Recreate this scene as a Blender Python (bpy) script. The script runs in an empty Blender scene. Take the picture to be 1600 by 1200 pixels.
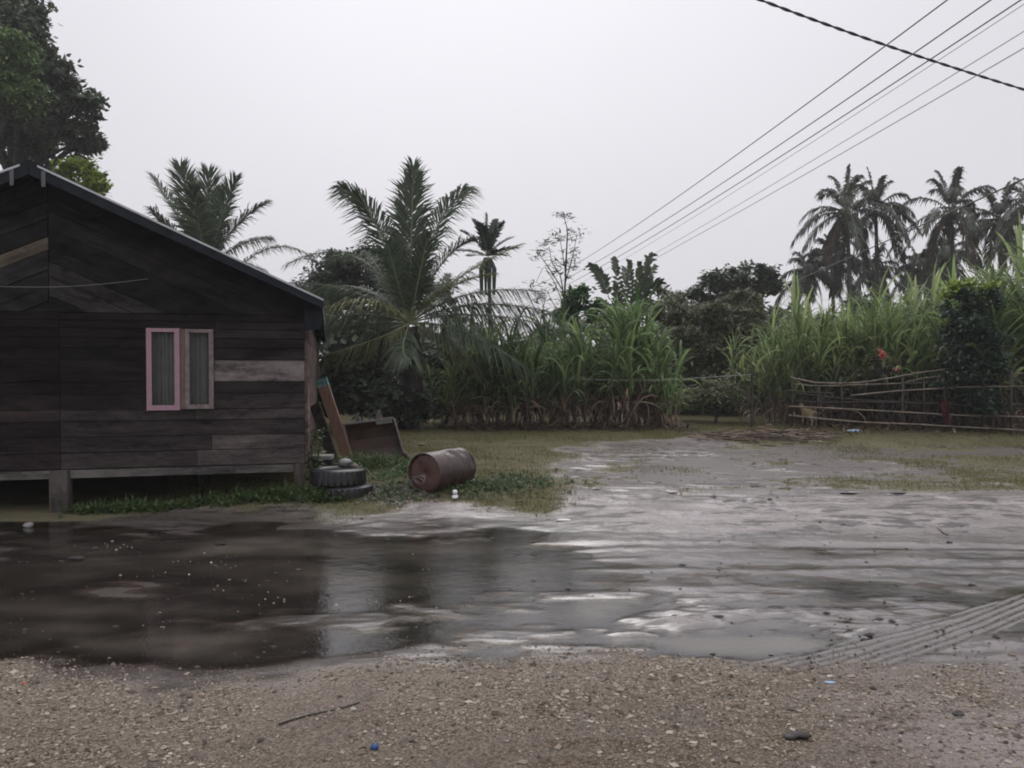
import bpy, math, random
import numpy as np
from mathutils import Vector, Matrix

R = math.radians
rng = np.random.default_rng(7)
random.seed(7)
scene = bpy.context.scene
COL = scene.collection

# ------------------------------------------------------------------ camera, sky, sun
CAMZ, PITCH, FPX = 1.70, math.atan(23 / 1200), 1200.0
cam_d = bpy.data.cameras.new('camera')
cam_d.lens = 27.0
cam_d.sensor_width = 36.0
cam_d.clip_start = 0.05
cam_d.clip_end = 2000
cam = bpy.data.objects.new('camera', cam_d)
COL.objects.link(cam)
cam.location = (0, 0, CAMZ)
cam.rotation_euler = (math.pi / 2 - PITCH, 0, 0)
scene.camera = cam

SUN_EL, SUN_AZ = R(43), R(-3)          # high, veiled, in front of the camera
world = bpy.data.worlds.new('World')
scene.world = world
world.use_nodes = True
wn, wl = world.node_tree.nodes, world.node_tree.links
wn.clear()
sky = wn.new('ShaderNodeTexSky')
sky.sky_type = 'NISHITA'
sky.sun_disc = False
sky.sun_elevation = SUN_EL
sky.sun_rotation = SUN_AZ
sky.dust_density = 5.0
hs = wn.new('ShaderNodeHueSaturation')
hs.inputs['Saturation'].default_value = 0.10
wl.new(sky.outputs[0], hs.inputs['Color'])
mixw = wn.new('ShaderNodeMix')
mixw.data_type = 'RGBA'
mixw.inputs[0].default_value = 0.96
wl.new(hs.outputs[0], mixw.inputs[6])
# even cloud deck, a little brighter overhead and faintly mottled
tc = wn.new('ShaderNodeTexCoord')
sep = wn.new('ShaderNodeSeparateXYZ')
wl.new(tc.outputs['Generated'], sep.inputs[0])
ramp = wn.new('ShaderNodeValToRGB')
ramp.color_ramp.elements[0].position = 0.0
ramp.color_ramp.elements[0].color = (0.665, 0.655, 0.695, 1)
ramp.color_ramp.elements[1].position = 1.0
ramp.color_ramp.elements[1].color = (1.42, 1.40, 1.45, 1)          # overcast: the zenith is about twice as bright as the horizon
el_ = ramp.color_ramp.elements.new(0.46)
el_.color = (0.70, 0.69, 0.735, 1)
wl.new(sep.outputs['Z'], ramp.inputs[0])
cn = wn.new('ShaderNodeTexNoise')
cn.inputs['Scale'].default_value = 2.2
cn.inputs['Detail'].default_value = 3
wl.new(tc.outputs['Generated'], cn.inputs['Vector'])
cm = wn.new('ShaderNodeMapRange')
cm.inputs[1].default_value = 0.3
cm.inputs[2].default_value = 0.7
cm.inputs[3].default_value = 10.8
cm.inputs[4].default_value = 11.3
wl.new(cn.outputs[0], cm.inputs[0])
vm = wn.new('ShaderNodeVectorMath')
vm.operation = 'SCALE'
wl.new(ramp.outputs[0], vm.inputs[0])
wl.new(cm.outputs[0], vm.inputs['Scale'])
# soft bright area where the sun stands behind the clouds
gd = wn.new('ShaderNodeVectorMath')
gd.operation = 'DOT_PRODUCT'
gd.inputs[1].default_value = (math.sin(SUN_AZ) * math.cos(SUN_EL), math.cos(SUN_AZ) * math.cos(SUN_EL), math.sin(SUN_EL))
nv = wn.new('ShaderNodeVectorMath')
nv.operation = 'NORMALIZE'
wl.new(tc.outputs['Generated'], nv.inputs[0])
wl.new(nv.outputs[0], gd.inputs[0])
gm1 = wn.new('ShaderNodeMapRange')
gm1.interpolation_type = 'SMOOTHSTEP'
for i_, v_ in enumerate((0.76, 0.99, 0.99, 1.17)):
    gm1.inputs[i_ + 1].default_value = v_
wl.new(gd.outputs['Value'], gm1.inputs[0])
vm2 = wn.new('ShaderNodeVectorMath')
vm2.operation = 'SCALE'
wl.new(vm.outputs[0], vm2.inputs[0])
wl.new(gm1.outputs[0], vm2.inputs['Scale'])
wl.new(vm2.outputs[0], mixw.inputs[7])
bg = wn.new('ShaderNodeBackground')
bg.inputs['Strength'].default_value = 0.10
wl.new(mixw.outputs[2], bg.inputs['Color'])
wo = wn.new('ShaderNodeOutputWorld')
wl.new(bg.outputs[0], wo.inputs['Surface'])

sun_d = bpy.data.lights.new('sun', 'SUN')
sun_d.energy = 0.5
sun_d.angle = R(25)
sun_d.color = (1.0, 0.97, 0.93)
sun = bpy.data.objects.new('sun', sun_d)
COL.objects.link(sun)
sd = Vector((math.sin(SUN_AZ) * math.cos(SUN_EL), math.cos(SUN_AZ) * math.cos(SUN_EL), math.sin(SUN_EL)))
sun.rotation_euler = sd.to_track_quat('Z', 'Y').to_euler()

vs = scene.view_settings
vs.view_transform = 'Standard'
vs.look = 'None'
vs.gamma = 1.0
vs.exposure = 0.0
vs.use_curve_mapping = False
scene.render.film_transparent = False
cy = scene.cycles
cy.use_denoising = True
cy.max_bounces = 6
cy.diffuse_bounces = 4
cy.glossy_bounces = 3
cy.transmission_bounces = 4
cy.transparent_max_bounces = 8
cy.volume_bounces = 1
cy.caustics_reflective = False
cy.caustics_refractive = False
cy.filter_width = 1.9


# ------------------------------------------------------------------ picture to place
def ray(px, py):
    x, y = (px - 800) / FPX, (600 - py) / FPX
    cp, sp = math.cos(PITCH), math.sin(PITCH)
    return np.array([x, cp + y * sp, -sp + y * cp])


def at(px, py, Y):
    d = ray(px, py)
    return np.array([0, 0, CAMZ]) + d * (Y / d[1])


def on_z(px, py, z):
    d = ray(px, py)
    return np.array([0, 0, CAMZ]) + d * ((z - CAMZ) / d[2])


# ------------------------------------------------------------------ noise
_perm = rng.random((512, 512))


def vnoise(x, y):
    x = np.asarray(x, float)
    y = np.asarray(y, float)
    xi, yi = np.floor(x).astype(int), np.floor(y).astype(int)
    fx, fy = x - xi, y - yi
    fx, fy = fx * fx * (3 - 2 * fx), fy * fy * (3 - 2 * fy)
    g = lambda a, b: _perm[a & 511, b & 511]
    return (g(xi, yi) * (1 - fx) + g(xi + 1, yi) * fx) * (1 - fy) + (g(xi, yi + 1) * (1 - fx) + g(xi + 1, yi + 1) * fx) * fy


def fbm(x, y, o=4):
    s, a, t = 0, 0.5, 0
    for k in range(o):
        s = s + a * vnoise(x * 2 ** k + 17.3 * k, y * 2 ** k + 9.1 * k)
        t += a
        a *= 0.5
    return s / t - 0.5


def sstep(a, b, x):
    t = np.clip((np.asarray(x, float) - a) / (b - a), 0, 1)
    return t * t * (3 - 2 * t)


def poly_sd(x, y, poly):
    """signed distance, positive inside"""
    x = np.asarray(x, float)
    y = np.asarray(y, float)
    d = np.full(np.broadcast(x, y).shape, 1e9)
    ins = np.zeros(d.shape, bool)
    n = len(poly)
    for i in range(n):
        x0, y0 = poly[i]
        x1, y1 = poly[(i + 1) % n]
        ex, ey = x1 - x0, y1 - y0
        t = np.clip(((x - x0) * ex + (y - y0) * ey) / (ex * ex + ey * ey + 1e-9), 0, 1)
        d = np.minimum(d, np.hypot(x - x0 - t * ex, y - y0 - t * ey))
        c = ((y0 > y) != (y1 > y)) & (x < (x1 - x0) * (y - y0) / (y1 - y0 + 1e-12) + x0)
        ins ^= c
    return np.where(ins, d, -d)


# ------------------------------------------------------------------ object helpers
def link(name, me, parent=None, mat=None):
    o = bpy.data.objects.new(name, me)
    COL.objects.link(o)
    if parent is not None:
        o.parent = parent
    if mat is not None and me is not None:
        if not me.materials:
            me.materials.append(mat)
    return o


def tag(o, label=None, cat=None, group=None, kind=None):
    if label: o['label'] = label
    if cat: o['category'] = cat
    if group: o['group'] = group
    if kind: o['kind'] = kind
    return o


def empty(name, loc, rz=0.0):
    o = bpy.data.objects.new(name, None)
    o.empty_display_size = 0.2
    COL.objects.link(o)
    o.location = [float(v) for v in loc]
    o.rotation_euler = (0, 0, rz)
    return o


class MB:
    """collects vertices and triangles; build() links them as one mesh"""

    def __init__(s):
        s.v, s.f, s.n = [], [], 0

    def add(s, v, f):
        v = np.asarray(v, float).reshape(-1, 3)
        f = np.asarray(f, int)
        if f.shape[1] == 4:
            f = np.vstack([f[:, [0, 1, 2]], f[:, [0, 2, 3]]])
        s.v.append(v)
        s.f.append(f + s.n)
        s.n += len(v)
        return s

    def box(s, c, d, rot=None, taper=None):
        h = np.array(d) / 2.0
        v = np.array([[x, y, z] for x in (-1, 1) for y in (-1, 1) for z in (-1, 1)], float) * h
        if taper:
            v[v[:, 2] > 0, :2] *= taper
        if rot is not None:
            v = v @ np.array(rot).T
        s.add(v + np.array(c), [[0, 1, 3, 2], [4, 6, 7, 5], [0, 4, 5, 1], [2, 3, 7, 6], [0, 2, 6, 4], [1, 5, 7, 3]])
        return s

    def prism(s, poly, y0, y1):
        """poly in x,z (counter-clockwise), extruded along y"""
        n = len(poly)
        v = [(p[0], y0, p[1]) for p in poly] + [(p[0], y1, p[1]) for p in poly]
        f = []
        for i in range(1, n - 1):
            f.append([0, i, i + 1])
            f.append([n, n + i + 1, n + i])
        for i in range(n):
            j = (i + 1) % n
            f.append([i, i + n, j + n])
            f.append([i, j + n, j])
        s.add(v, f)
        return s

    def tube(s, pts, rad, k=6, cap=True):
        pts = np.asarray(pts, float)
        n = len(pts)
        rad = np.broadcast_to(np.asarray(rad, float), (n,))
        tg = np.gradient(pts, axis=0)
        tg /= np.linalg.norm(tg, axis=1)[:, None] + 1e-9
        ref = np.array([0.31, 0.17, 0.93]) if abs(tg[0][2]) < 0.8 else np.array([0.97, 0.2, 0.1])
        a = np.cross(tg, ref)
        a /= np.linalg.norm(a, axis=1)[:, None] + 1e-9
        b = np.cross(tg, a)
        th = np.arange(k) / k * 2 * math.pi
        ring = pts[:, None] + rad[:, None, None] * (a[:, None] * np.cos(th)[None, :, None] + b[:, None] * np.sin(th)[None, :, None])
        v = ring.reshape(-1, 3)
        f = []
        for i in range(n - 1):
            for j in range(k):
                j2 = (j + 1) % k
                f.append([i * k + j, i * k + j2, (i + 1) * k + j2, (i + 1) * k + j])
        f = np.array(f)
        f = np.vstack([f[:, [0, 1, 2]], f[:, [0, 2, 3]]])
        if cap:
            e = [[0, j + 1, j] for j in range(1, k - 1)] + [[(n - 1) * k, (n - 1) * k + j, (n - 1) * k + j + 1] for j in range(1, k - 1)]
            f = np.vstack([f, e])
        s.add(v, f)
        return s

    def lathe(s, prof, k=24, M=None, c=(0, 0, 0), close=False):
        """prof: (r, z) list, about z"""
        th = np.arange(k) / k * 2 * math.pi
        v = np.array([[r * math.cos(t), r * math.sin(t), z] for r, z in prof for t in th])
        n = len(prof)
        f = []
        rr = range(n) if close else range(n - 1)
        for i in rr:
            i2 = (i + 1) % n
            for j in range(k):
                j2 = (j + 1) % k
                f.append([i * k + j, i * k + j2, i2 * k + j2, i2 * k + j])
        if M is not None:
            v = v @ np.array(M).T
        s.add(v + np.array(c), f)
        return s

    def build(s, name, mat, parent=None, smooth=False, origin=None):
        v = np.vstack(s.v)
        f = np.vstack(s.f)
        if origin is not None:
            v = v - np.array(origin)
        me = bpy.data.meshes.new(name)
        me.vertices.add(len(v))
        me.vertices.foreach_set('co', v.astype(np.float32).ravel())
        me.loops.add(len(f) * 3)
        me.loops.foreach_set('vertex_index', f.astype(np.int32).ravel())
        me.polygons.add(len(f))
        me.polygons.foreach_set('loop_start', np.arange(0, len(f) * 3, 3, dtype=np.int32))
        me.polygons.foreach_set('use_smooth', np.full(len(f), bool(smooth)))
        me.update(calc_edges=True)
        if mat is not None:
            me.materials.append(mat)
        o = bpy.data.objects.new(name, me)
        COL.objects.link(o)
        if origin is not None and parent is None:
            o.location = [float(q) for q in origin]
        if parent is not None:
            o.parent = parent
        return o


def copy_tree(root):
    c = root.copy()
    COL.objects.link(c)
    for ch in root.children:
        d = ch.copy()
        COL.objects.link(d)
        d.parent = c
        for g in ch.children:
            e = g.copy()
            COL.objects.link(e)
            e.parent = d
    return c


# ------------------------------------------------------------------ materials
class NT:
    def __init__(s, name):
        s.m = bpy.data.materials.new(name)
        s.m.use_nodes = True
        s.t = s.m.node_tree
        s.n, s.l = s.t.nodes, s.t.links
        s.b = s.n['Principled BSDF']

    def node(s, kind, **kw):
        n = s.n.new(kind)
        for k, v in kw.items():
            setattr(n, k, v)
        return n

    def noise(s, scale, detail=4, rough=0.6, stretch=None, coord='Object', dist=0.0, rot=0.0):
        tc = s.node('ShaderNodeTexCoord')
        n = s.node('ShaderNodeTexNoise')
        n.inputs['Scale'].default_value = scale
        n.inputs['Detail'].default_value = detail
        n.inputs['Roughness'].default_value = rough
        n.inputs['Distortion'].default_value = dist
        src = tc.outputs[coord]
        if rot:
            mr = s.node('ShaderNodeMapping')
            mr.inputs['Rotation'].default_value = (0, rot, 0)
            s.l.new(src, mr.inputs[0])
            src = mr.outputs[0]
        if stretch:
            mp = s.node('ShaderNodeMapping')
            mp.inputs['Scale'].default_value = stretch
            s.l.new(src, mp.inputs[0])
            src = mp.outputs[0]
        s.l.new(src, n.inputs['Vector'])
        return n.outputs[0]

    def ramp(s, fac, stops):
        r = s.node('ShaderNodeValToRGB')
        e = r.color_ramp.elements
        while len(e) < len(stops):
            e.new(0.5)
        for q, (p, c) in zip(e, stops):
            q.position = p
            q.color = (*c, 1) if len(c) == 3 else c
        s.l.new(fac, r.inputs[0])
        return r.outputs[0]

    def rng(s, fac, a, b, c, d):
        r = s.node('ShaderNodeMapRange')
        for i, v in enumerate((a, b, c, d)):
            r.inputs[i + 1].default_value = v
        s.l.new(fac, r.inputs[0])
        return r.outputs[0]

    def mix(s, fac, a, b, mode='MIX'):
        r = s.node('ShaderNodeMix', data_type='RGBA', blend_type=mode)
        for sock, v in ((r.inputs[0], fac), (r.inputs[6], a), (r.inputs[7], b)):
            if hasattr(v, 'links'):
                s.l.new(v, sock)
            elif isinstance(v, (int, float)):
                sock.default_value = v
            else:
                sock.default_value = (*v, 1)
        return r.outputs[2]

    def math(s, op, a, b=None):
        r = s.node('ShaderNodeMath', operation=op)
        for i, v in enumerate((a, b)):
            if v is None: continue
            if hasattr(v, 'links'):
                s.l.new(v, r.inputs[i])
            else:
                r.inputs[i].default_value = v
        return r.outputs[0]

    def bump(s, h, strength=0.3, dist=0.01):
        b = s.node('ShaderNodeBump')
        b.inputs['Strength'].default_value = strength
        b.inputs['Distance'].default_value = dist
        s.l.new(h, b.inputs['Height'])
        s.l.new(b.outputs[0], s.b.inputs['Normal'])
        return b.outputs[0]

    def set(s, **kw):
        names = dict(color='Base Color', rough='Roughness', metal='Metallic', ior='IOR', spec='Specular IOR Level', trans='Transmission Weight')
        for k, v in kw.items():
            sock = s.b.inputs[names[k]]
            if hasattr(v, 'links'):
                s.l.new(v, sock)
            elif isinstance(v, (int, float)):
                sock.default_value = v
            else:
                sock.default_value = (*v, 1)
        return s


def leaf_mat(name, dark, light, rough=0.45, trans=0.25, dry=None):
    t = NT(name)
    g = t.node('ShaderNodeNewGeometry')
    oi = t.node('ShaderNodeObjectInfo')
    stops = [(0.0, dark), (0.75, light), (1.0, tuple(min(1, c * 1.25) for c in light))]
    if dry:
        stops = [(0.0, dark), (0.55, light), (0.8, light), (0.95, dry)]
    c = t.ramp(g.outputs['Random Per Island'], stops)
    v = t.rng(oi.outputs['Random'], 0, 1, 0.8, 1.2)
    hsv = t.node('ShaderNodeHueSaturation')
    t.l.new(v, hsv.inputs['Value'])
    t.l.new(c, hsv.inputs['Color'])
    t.set(color=hsv.outputs[0], rough=rough, ior=1.4)
    if trans:
        tr = t.node('ShaderNodeBsdfTranslucent')
        t.l.new(hsv.outputs[0], tr.inputs['Color'])
        mx = t.node('ShaderNodeMixShader')
        mx.inputs[0].default_value = trans
        t.l.new(t.b.outputs[0], mx.inputs[1])
        t.l.new(tr.outputs[0], mx.inputs[2])
        t.l.new(mx.outputs[0], t.n['Material Output'].inputs['Surface'])
    return t.m


def plain_mat(name, color, rough=0.6, var=0.25, scale=8.0, metal=0.0, bump=0.0, stretch=None, spec=0.5):
    t = NT(name)
    n = t.noise(scale, 5, 0.65, stretch)
    a = tuple(c * (1 - var) for c in color)
    b = tuple(min(1, c * (1 + var)) for c in color)
    t.set(color=t.ramp(n, [(0.3, a), (0.7, b)]), rough=rough, metal=metal, spec=spec)
    if bump:
        t.bump(n, bump, 0.01)
    return t.m


def wood_mat(name, stretch, base=(0.06, 0.052, 0.05), rot=0.0):
    """weathered timber; object colour tints each board"""
    t = NT(name)
    oi = t.node('ShaderNodeObjectInfo')
    grain = t.noise(5.0, 8, 0.7, stretch, dist=0.4, rot=rot)
    fine = t.noise(22.0, 6, 0.75, stretch, rot=rot)
    blot = t.noise(2.3, 6, 0.66, (0.8, 1.0, 1.7))
    c = t.ramp(grain, [(0.30, tuple(x * 0.22 for x in base)), (0.48, base), (0.62, tuple(x * 1.5 for x in base)), (0.74, tuple(x * 3.0 for x in base))])
    c = t.mix(t.rng(fine, 0.42, 0.62, 0.0, 0.55), c, tuple(x * 0.45 for x in base))
    c = t.mix(t.rng(blot, 0.52, 0.60, 0.0, 0.85), c, (0.016, 0.013, 0.013))
    gb = t.noise(1.3, 7, 0.7, (.7, 1, 1.6))
    c = t.mix(t.rng(gb, 0.46, 0.64, 0.0, 0.6), c, tuple(x * 2.6 for x in base))
    c = t.mix(1.0, c, oi.outputs['Color'], 'MULTIPLY')
    t.set(color=c, rough=t.rng(fine, 0.3, 0.7, 0.55, 0.85), spec=0.10)
    t.bump(t.math('ADD', grain, fine), 0.55, 0.012)
    return t.m


M = {}
M['wood'] = wood_mat('weathered wood', (0.35, 3.0, 3.4))
M['wood_r'] = wood_mat('weathered gable wood right', (0.35, 3.0, 3.4), (0.06, 0.055, 0.055), -math.atan(0.461))
M['wood_l'] = wood_mat('weathered gable wood left', (0.35, 3.0, 3.4), (0.06, 0.055, 0.055), math.atan(0.461))
M['wood_v'] = wood_mat('weathered wood upright', (3.2, 3.2, 0.3))
M['wood_beam'] = wood_mat('grey wet beam', (0.4, 3, 3), (0.085, 0.08, 0.078))
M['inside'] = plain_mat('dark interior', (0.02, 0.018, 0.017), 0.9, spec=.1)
M['tin'] = plain_mat('grey zinc sheet', (0.30, 0.31, 0.33), 0.35, 0.3, 3.0, 0.75)
M['tin_edge'] = plain_mat('pale zinc edge', (0.46, 0.48, 0.50), 0.4, 0.25, 4.0, 0.2)
M['barge'] = plain_mat('dark blue grey barge board', (0.020, 0.023, 0.029), 0.8, 0.35, 5.0, spec=.12)
M['barge_l'] = plain_mat('grey strap', (0.10, 0.10, 0.105), 0.7)
M['pink'] = plain_mat('faded pink paint', (0.34, 0.205, 0.25), 0.55, 0.12, 9.0, bump=0.1)
M['oldpink'] = plain_mat('bare worn sash', (0.17, 0.135, 0.13), 0.65, 0.45, 11.0, bump=0.2)
M['mullion'] = plain_mat('brown sash post', (0.12, 0.08, 0.066), 0.65, 0.35, 10.0)
M['curtain'] = plain_mat('grey green curtain', (0.42, 0.43, 0.41), 0.9, 0.15, 4.0)
t = NT('window glass')
t.set(color=(0.02, 0.02, 0.02), rough=0.05, ior=1.5)
fz = t.node('ShaderNodeFresnel')
fz.inputs[0].default_value = 1.5
tp_ = t.node('ShaderNodeBsdfTransparent')
tp_.inputs[0].default_value = (.93, .94, .93, 1)
mg = t.node('ShaderNodeMixShader')
t.l.new(t.math('ADD', fz.outputs[0], .06), mg.inputs[0])
t.l.new(tp_.outputs[0], mg.inputs[1])
t.l.new(t.b.outputs[0], mg.inputs[2])
t.l.new(mg.outputs[0], t.n['Material Output'].inputs['Surface'])
M['glass'] = t.m
M['rubber'] = plain_mat('wet tyre rubber', (0.018, 0.018, 0.020), 0.33, 0.3, 20.0, bump=0.1)
M['stone'] = plain_mat('grey stone', (0.20, 0.19, 0.185), 0.6, 0.35, 9.0, bump=0.5)
M['stone_b'] = plain_mat('brown stone', (0.14, 0.11, 0.09), 0.6, 0.35, 9.0, bump=0.5)
M['white'] = plain_mat('white plastic', (0.78, 0.78, 0.78), 0.3, 0.04)
M['greyband'] = plain_mat('grey plastic band', (0.32, 0.32, 0.34), 0.4, 0.05)
M['blue'] = plain_mat('blue plastic', (0.012, 0.06, 0.19), 0.35, 0.2)
M['paleblue'] = plain_mat('pale blue plastic', (0.30, 0.42, 0.60), 0.35, 0.2)
M['red'] = plain_mat('red plastic', (0.45, 0.06, 0.03), 0.4, 0.2)
M['darkred'] = plain_mat('dark red cloth', (0.060, 0.012, 0.014), 0.85, 0.3, spec=.2)
M['black'] = plain_mat('black plastic', (0.012, 0.012, 0.014), 0.4, 0.2)
M['wire'] = plain_mat('cable sheath', (0.03, 0.03, 0.032), 0.5, 0.1)
M['wire_l'] = plain_mat('bare aluminium wire', (0.16, 0.16, 0.17), 0.5, 0.1)
M['rope'] = plain_mat('pale rope', (0.26, 0.28, 0.26), 0.7, 0.1)
M['bamboo'] = plain_mat('weathered bamboo', (0.17, 0.138, 0.108), 0.5, 0.6, 4.0)
M['bamboo_d'] = plain_mat('dark wet bamboo', (0.035, 0.030, 0.026), 0.55, 0.45, 4.0)
M['bark'] = plain_mat('wet dark bark', (0.030, 0.026, 0.023), 0.75, 0.45, 7.0, bump=0.7)
M['bark_g'] = plain_mat('grey palm bark', (0.055, 0.05, 0.046), 0.75, 0.4, 6.0, bump=0.6)
M['stem'] = plain_mat('green stem', (0.07, 0.085, 0.05), 0.6, 0.3, 6.0)
M['cane'] = plain_mat('purple brown cane', (0.085, 0.058, 0.045), 0.5, 0.4, 5.0)
M['fur'] = plain_mat('pale tan fur', (0.33, 0.25, 0.16), 0.85, 0.2, 12.0)
M['clod'] = plain_mat('wet earth clod', (0.022, 0.018, 0.016), 0.5, 0.4, 20.0, bump=0.5)
M['petal'] = leaf_mat('pink petals', (0.40, 0.08, 0.08), (0.55, 0.16, 0.15), 0.6, 0.2)

M['palm'] = leaf_mat('coconut leaflets', (0.036, 0.056, 0.034), (0.085, 0.118, 0.064), 0.42, 0.42)
M['palm_y'] = leaf_mat('older coconut leaflets', (0.075, 0.085, 0.032), (0.15, 0.16, 0.065), 0.45, 0.4)
M['palm_far'] = leaf_mat('coconut leaflets in the grove', (0.032, 0.040, 0.030), (0.062, 0.074, 0.050), 0.5, 0.3)
M['palm_dead'] = leaf_mat('dead coconut leaflets', (0.045, 0.034, 0.024), (0.085, 0.064, 0.045), 0.7, 0.1)
M['rachis'] = plain_mat('pale frond midrib', (0.16, 0.18, 0.09), 0.45, 0.2)
M['areca'] = leaf_mat('areca leaflets', (0.014, 0.026, 0.018), (0.030, 0.050, 0.032), 0.45, 0.15)
M['leaf_dark'] = leaf_mat('dark tree leaves', (0.034, 0.050, 0.034), (0.090, 0.116, 0.072), 0.5, 0.28)
M['leaf_olive'] = leaf_mat('olive tree leaves', (0.062, 0.076, 0.040), (0.165, 0.18, 0.095), 0.5, 0.36)
M['leaf_green'] = leaf_mat('fresh green leaves', (0.030, 0.070, 0.024), (0.07, 0.15, 0.045), 0.42, 0.3)
M['leaf_lime'] = leaf_mat('yellow green leaves', (0.10, 0.16, 0.02), (0.25, 0.33, 0.05), 0.45, 0.35)
M['leaf_mid'] = leaf_mat('soft green leaves', (0.085, 0.15, 0.06), (0.20, 0.29, 0.11), 0.5, 0.3)
M['leaf_blue'] = leaf_mat('blue green shrub leaves', (0.018, 0.034, 0.022), (0.038, 0.068, 0.044), 0.42, 0.2)
M['leaf_thin'] = leaf_mat('thin grey green leaves', (0.055, 0.07, 0.05), (0.10, 0.12, 0.085), 0.5, 0.3)
M['cane_leaf'] = leaf_mat('sugar cane leaves', (0.055, 0.105, 0.036), (0.23, 0.33, 0.13), 0.36, 0.5)
M['cane_leaf_y'] = leaf_mat('yellow green cane leaves', (0.080, 0.130, 0.042), (0.31, 0.385, 0.165), 0.36, 0.5)
M['cane_dry'] = leaf_mat('dry cane leaves', (0.060, 0.040, 0.030), (0.25, 0.165, 0.115), 0.6, 0.1, dry=(0.42, 0.36, 0.27))
M['weed'] = leaf_mat('weed leaves', (0.034, 0.062, 0.022), (0.085, 0.135, 0.045), 0.45, 0.3)
M['grass'] = leaf_mat('lawn blades', (0.062, 0.070, 0.026), (0.16, 0.155, 0.062), 0.55, 0.25, dry=(0.16, 0.12, 0.06))
M['debris'] = leaf_mat('dead stalks and leaves', (0.018, 0.012, 0.010), (0.085, 0.052, 0.036), 0.55, 0.0, dry=(0.22, 0.165, 0.12))
M['gravel'] = leaf_mat('wet gravel stones', (0.040, 0.030, 0.020), (0.29, 0.235, 0.18), 0.5, 0.0, dry=(0.46, 0.41, 0.35))

M['broken'] = leaf_mat('broken grey stones', (0.04, 0.035, 0.03), (0.13, 0.115, 0.10), 0.5, 0.0)
# rust
t = NT('rusty steel')
n1 = t.noise(3.5, 6, 0.65)
n2 = t.noise(18.0, 5, 0.7)
c = t.ramp(n1, [(0.28, (0.014, 0.009, 0.009)), (0.48, (0.050, 0.027, 0.025)), (0.70, (0.090, 0.052, 0.047))])
c = t.mix(t.rng(n2, 0.5, 0.7, 0, 0.6), c, (0.045, 0.024, 0.022))
t.set(color=c, rough=t.rng(n2, 0.3, 0.7, 0.22, 0.5), metal=0.1, spec=0.6)
t.bump(n2, 0.25, 0.006)
M['rust'] = t.m
t = NT('dark rusted steel')
c = t.ramp(t.noise(4.0, 6, 0.65), [(0.3, (0.020, 0.012, 0.011)), (0.5, (0.085, 0.043, 0.034)), (0.75, (0.11, 0.058, 0.043))])
t.set(color=c, rough=0.5)
M['rust_d'] = t.m
M['worn_edge'] = plain_mat('worn steel edge', (0.17, 0.155, 0.15), 0.45, 0.4, 14.0, 0.2)

# sawn board with painted end
t = NT('orange brown board')
g1 = t.noise(6.0, 6, 0.65, (3, 3, 0.4))
t.set(color=t.ramp(g1, [(0.3, (0.18, 0.105, 0.078)), (0.7, (0.32, 0.20, 0.15))]), rough=0.5)
M['board'] = t.m
t = NT('peeling teal paint')
g1 = t.noise(16.0, 4, 0.6)
t.set(color=t.ramp(g1, [(0.42, (0.055, 0.17, 0.19)), (0.6, (0.30, 0.40, 0.40))]), rough=0.5)
M['teal'] = t.m

# ------------------------------------------------------------------ ground
WATER1, WATER2 = -0.200, -0.058
MUD_POLY = [on_z(*p, -0.05)[:2] for p in ((905, 693), (1000, 688), (1110, 687), (1230, 699), (1330, 722), (1480, 742), (1660, 778))]
MUD_POLY += [(40, 10.0), (40, 4.9), (-40, 4.9), (-40, 9.6), (-12, 9.2), (-6, 9.75), (-4.5, 10.1), (-3.0, 10.3), (-2.2, 10.2), (-1.2, 10.15), (0.5, 9.9), (0.9, 10.6)]
MUD_POLY += [on_z(*p, -0.05)[:2] for p in ((865, 742), (905, 715))]
TRACKS = [(on_z(1180, 1050, -0.19)[:2], on_z(1640, 928, -0.19)[:2], -0.06), (on_z(1330, 1040, -0.19)[:2], on_z(1610, 940, -0.19)[:2], -0.04)]
WHEELS = [((0.2, 7.55), (9, 7.25), .20), ((-0.5, 8.25), (9, 8.0), .16), ((-0.2, 10.4), (6, 9.3), .2), ((4.0, 10.6), (9, 9.6), .22), ((3.4, 13.8), (8, 11.2), .25)]


def shore(x):
    return np.interp(x, [-3.6, -3.0, -2.1, -1.1, -.4, .2, .85, 1.4, 2.1, 3.3], [4.95, 4.8, 4.45, 4.74, 4.86, 5.1, 4.98, 4.82, 4.92, 4.80]) + .22 * fbm(x * 2.0, x * 0 + 3.3, 4)


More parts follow.
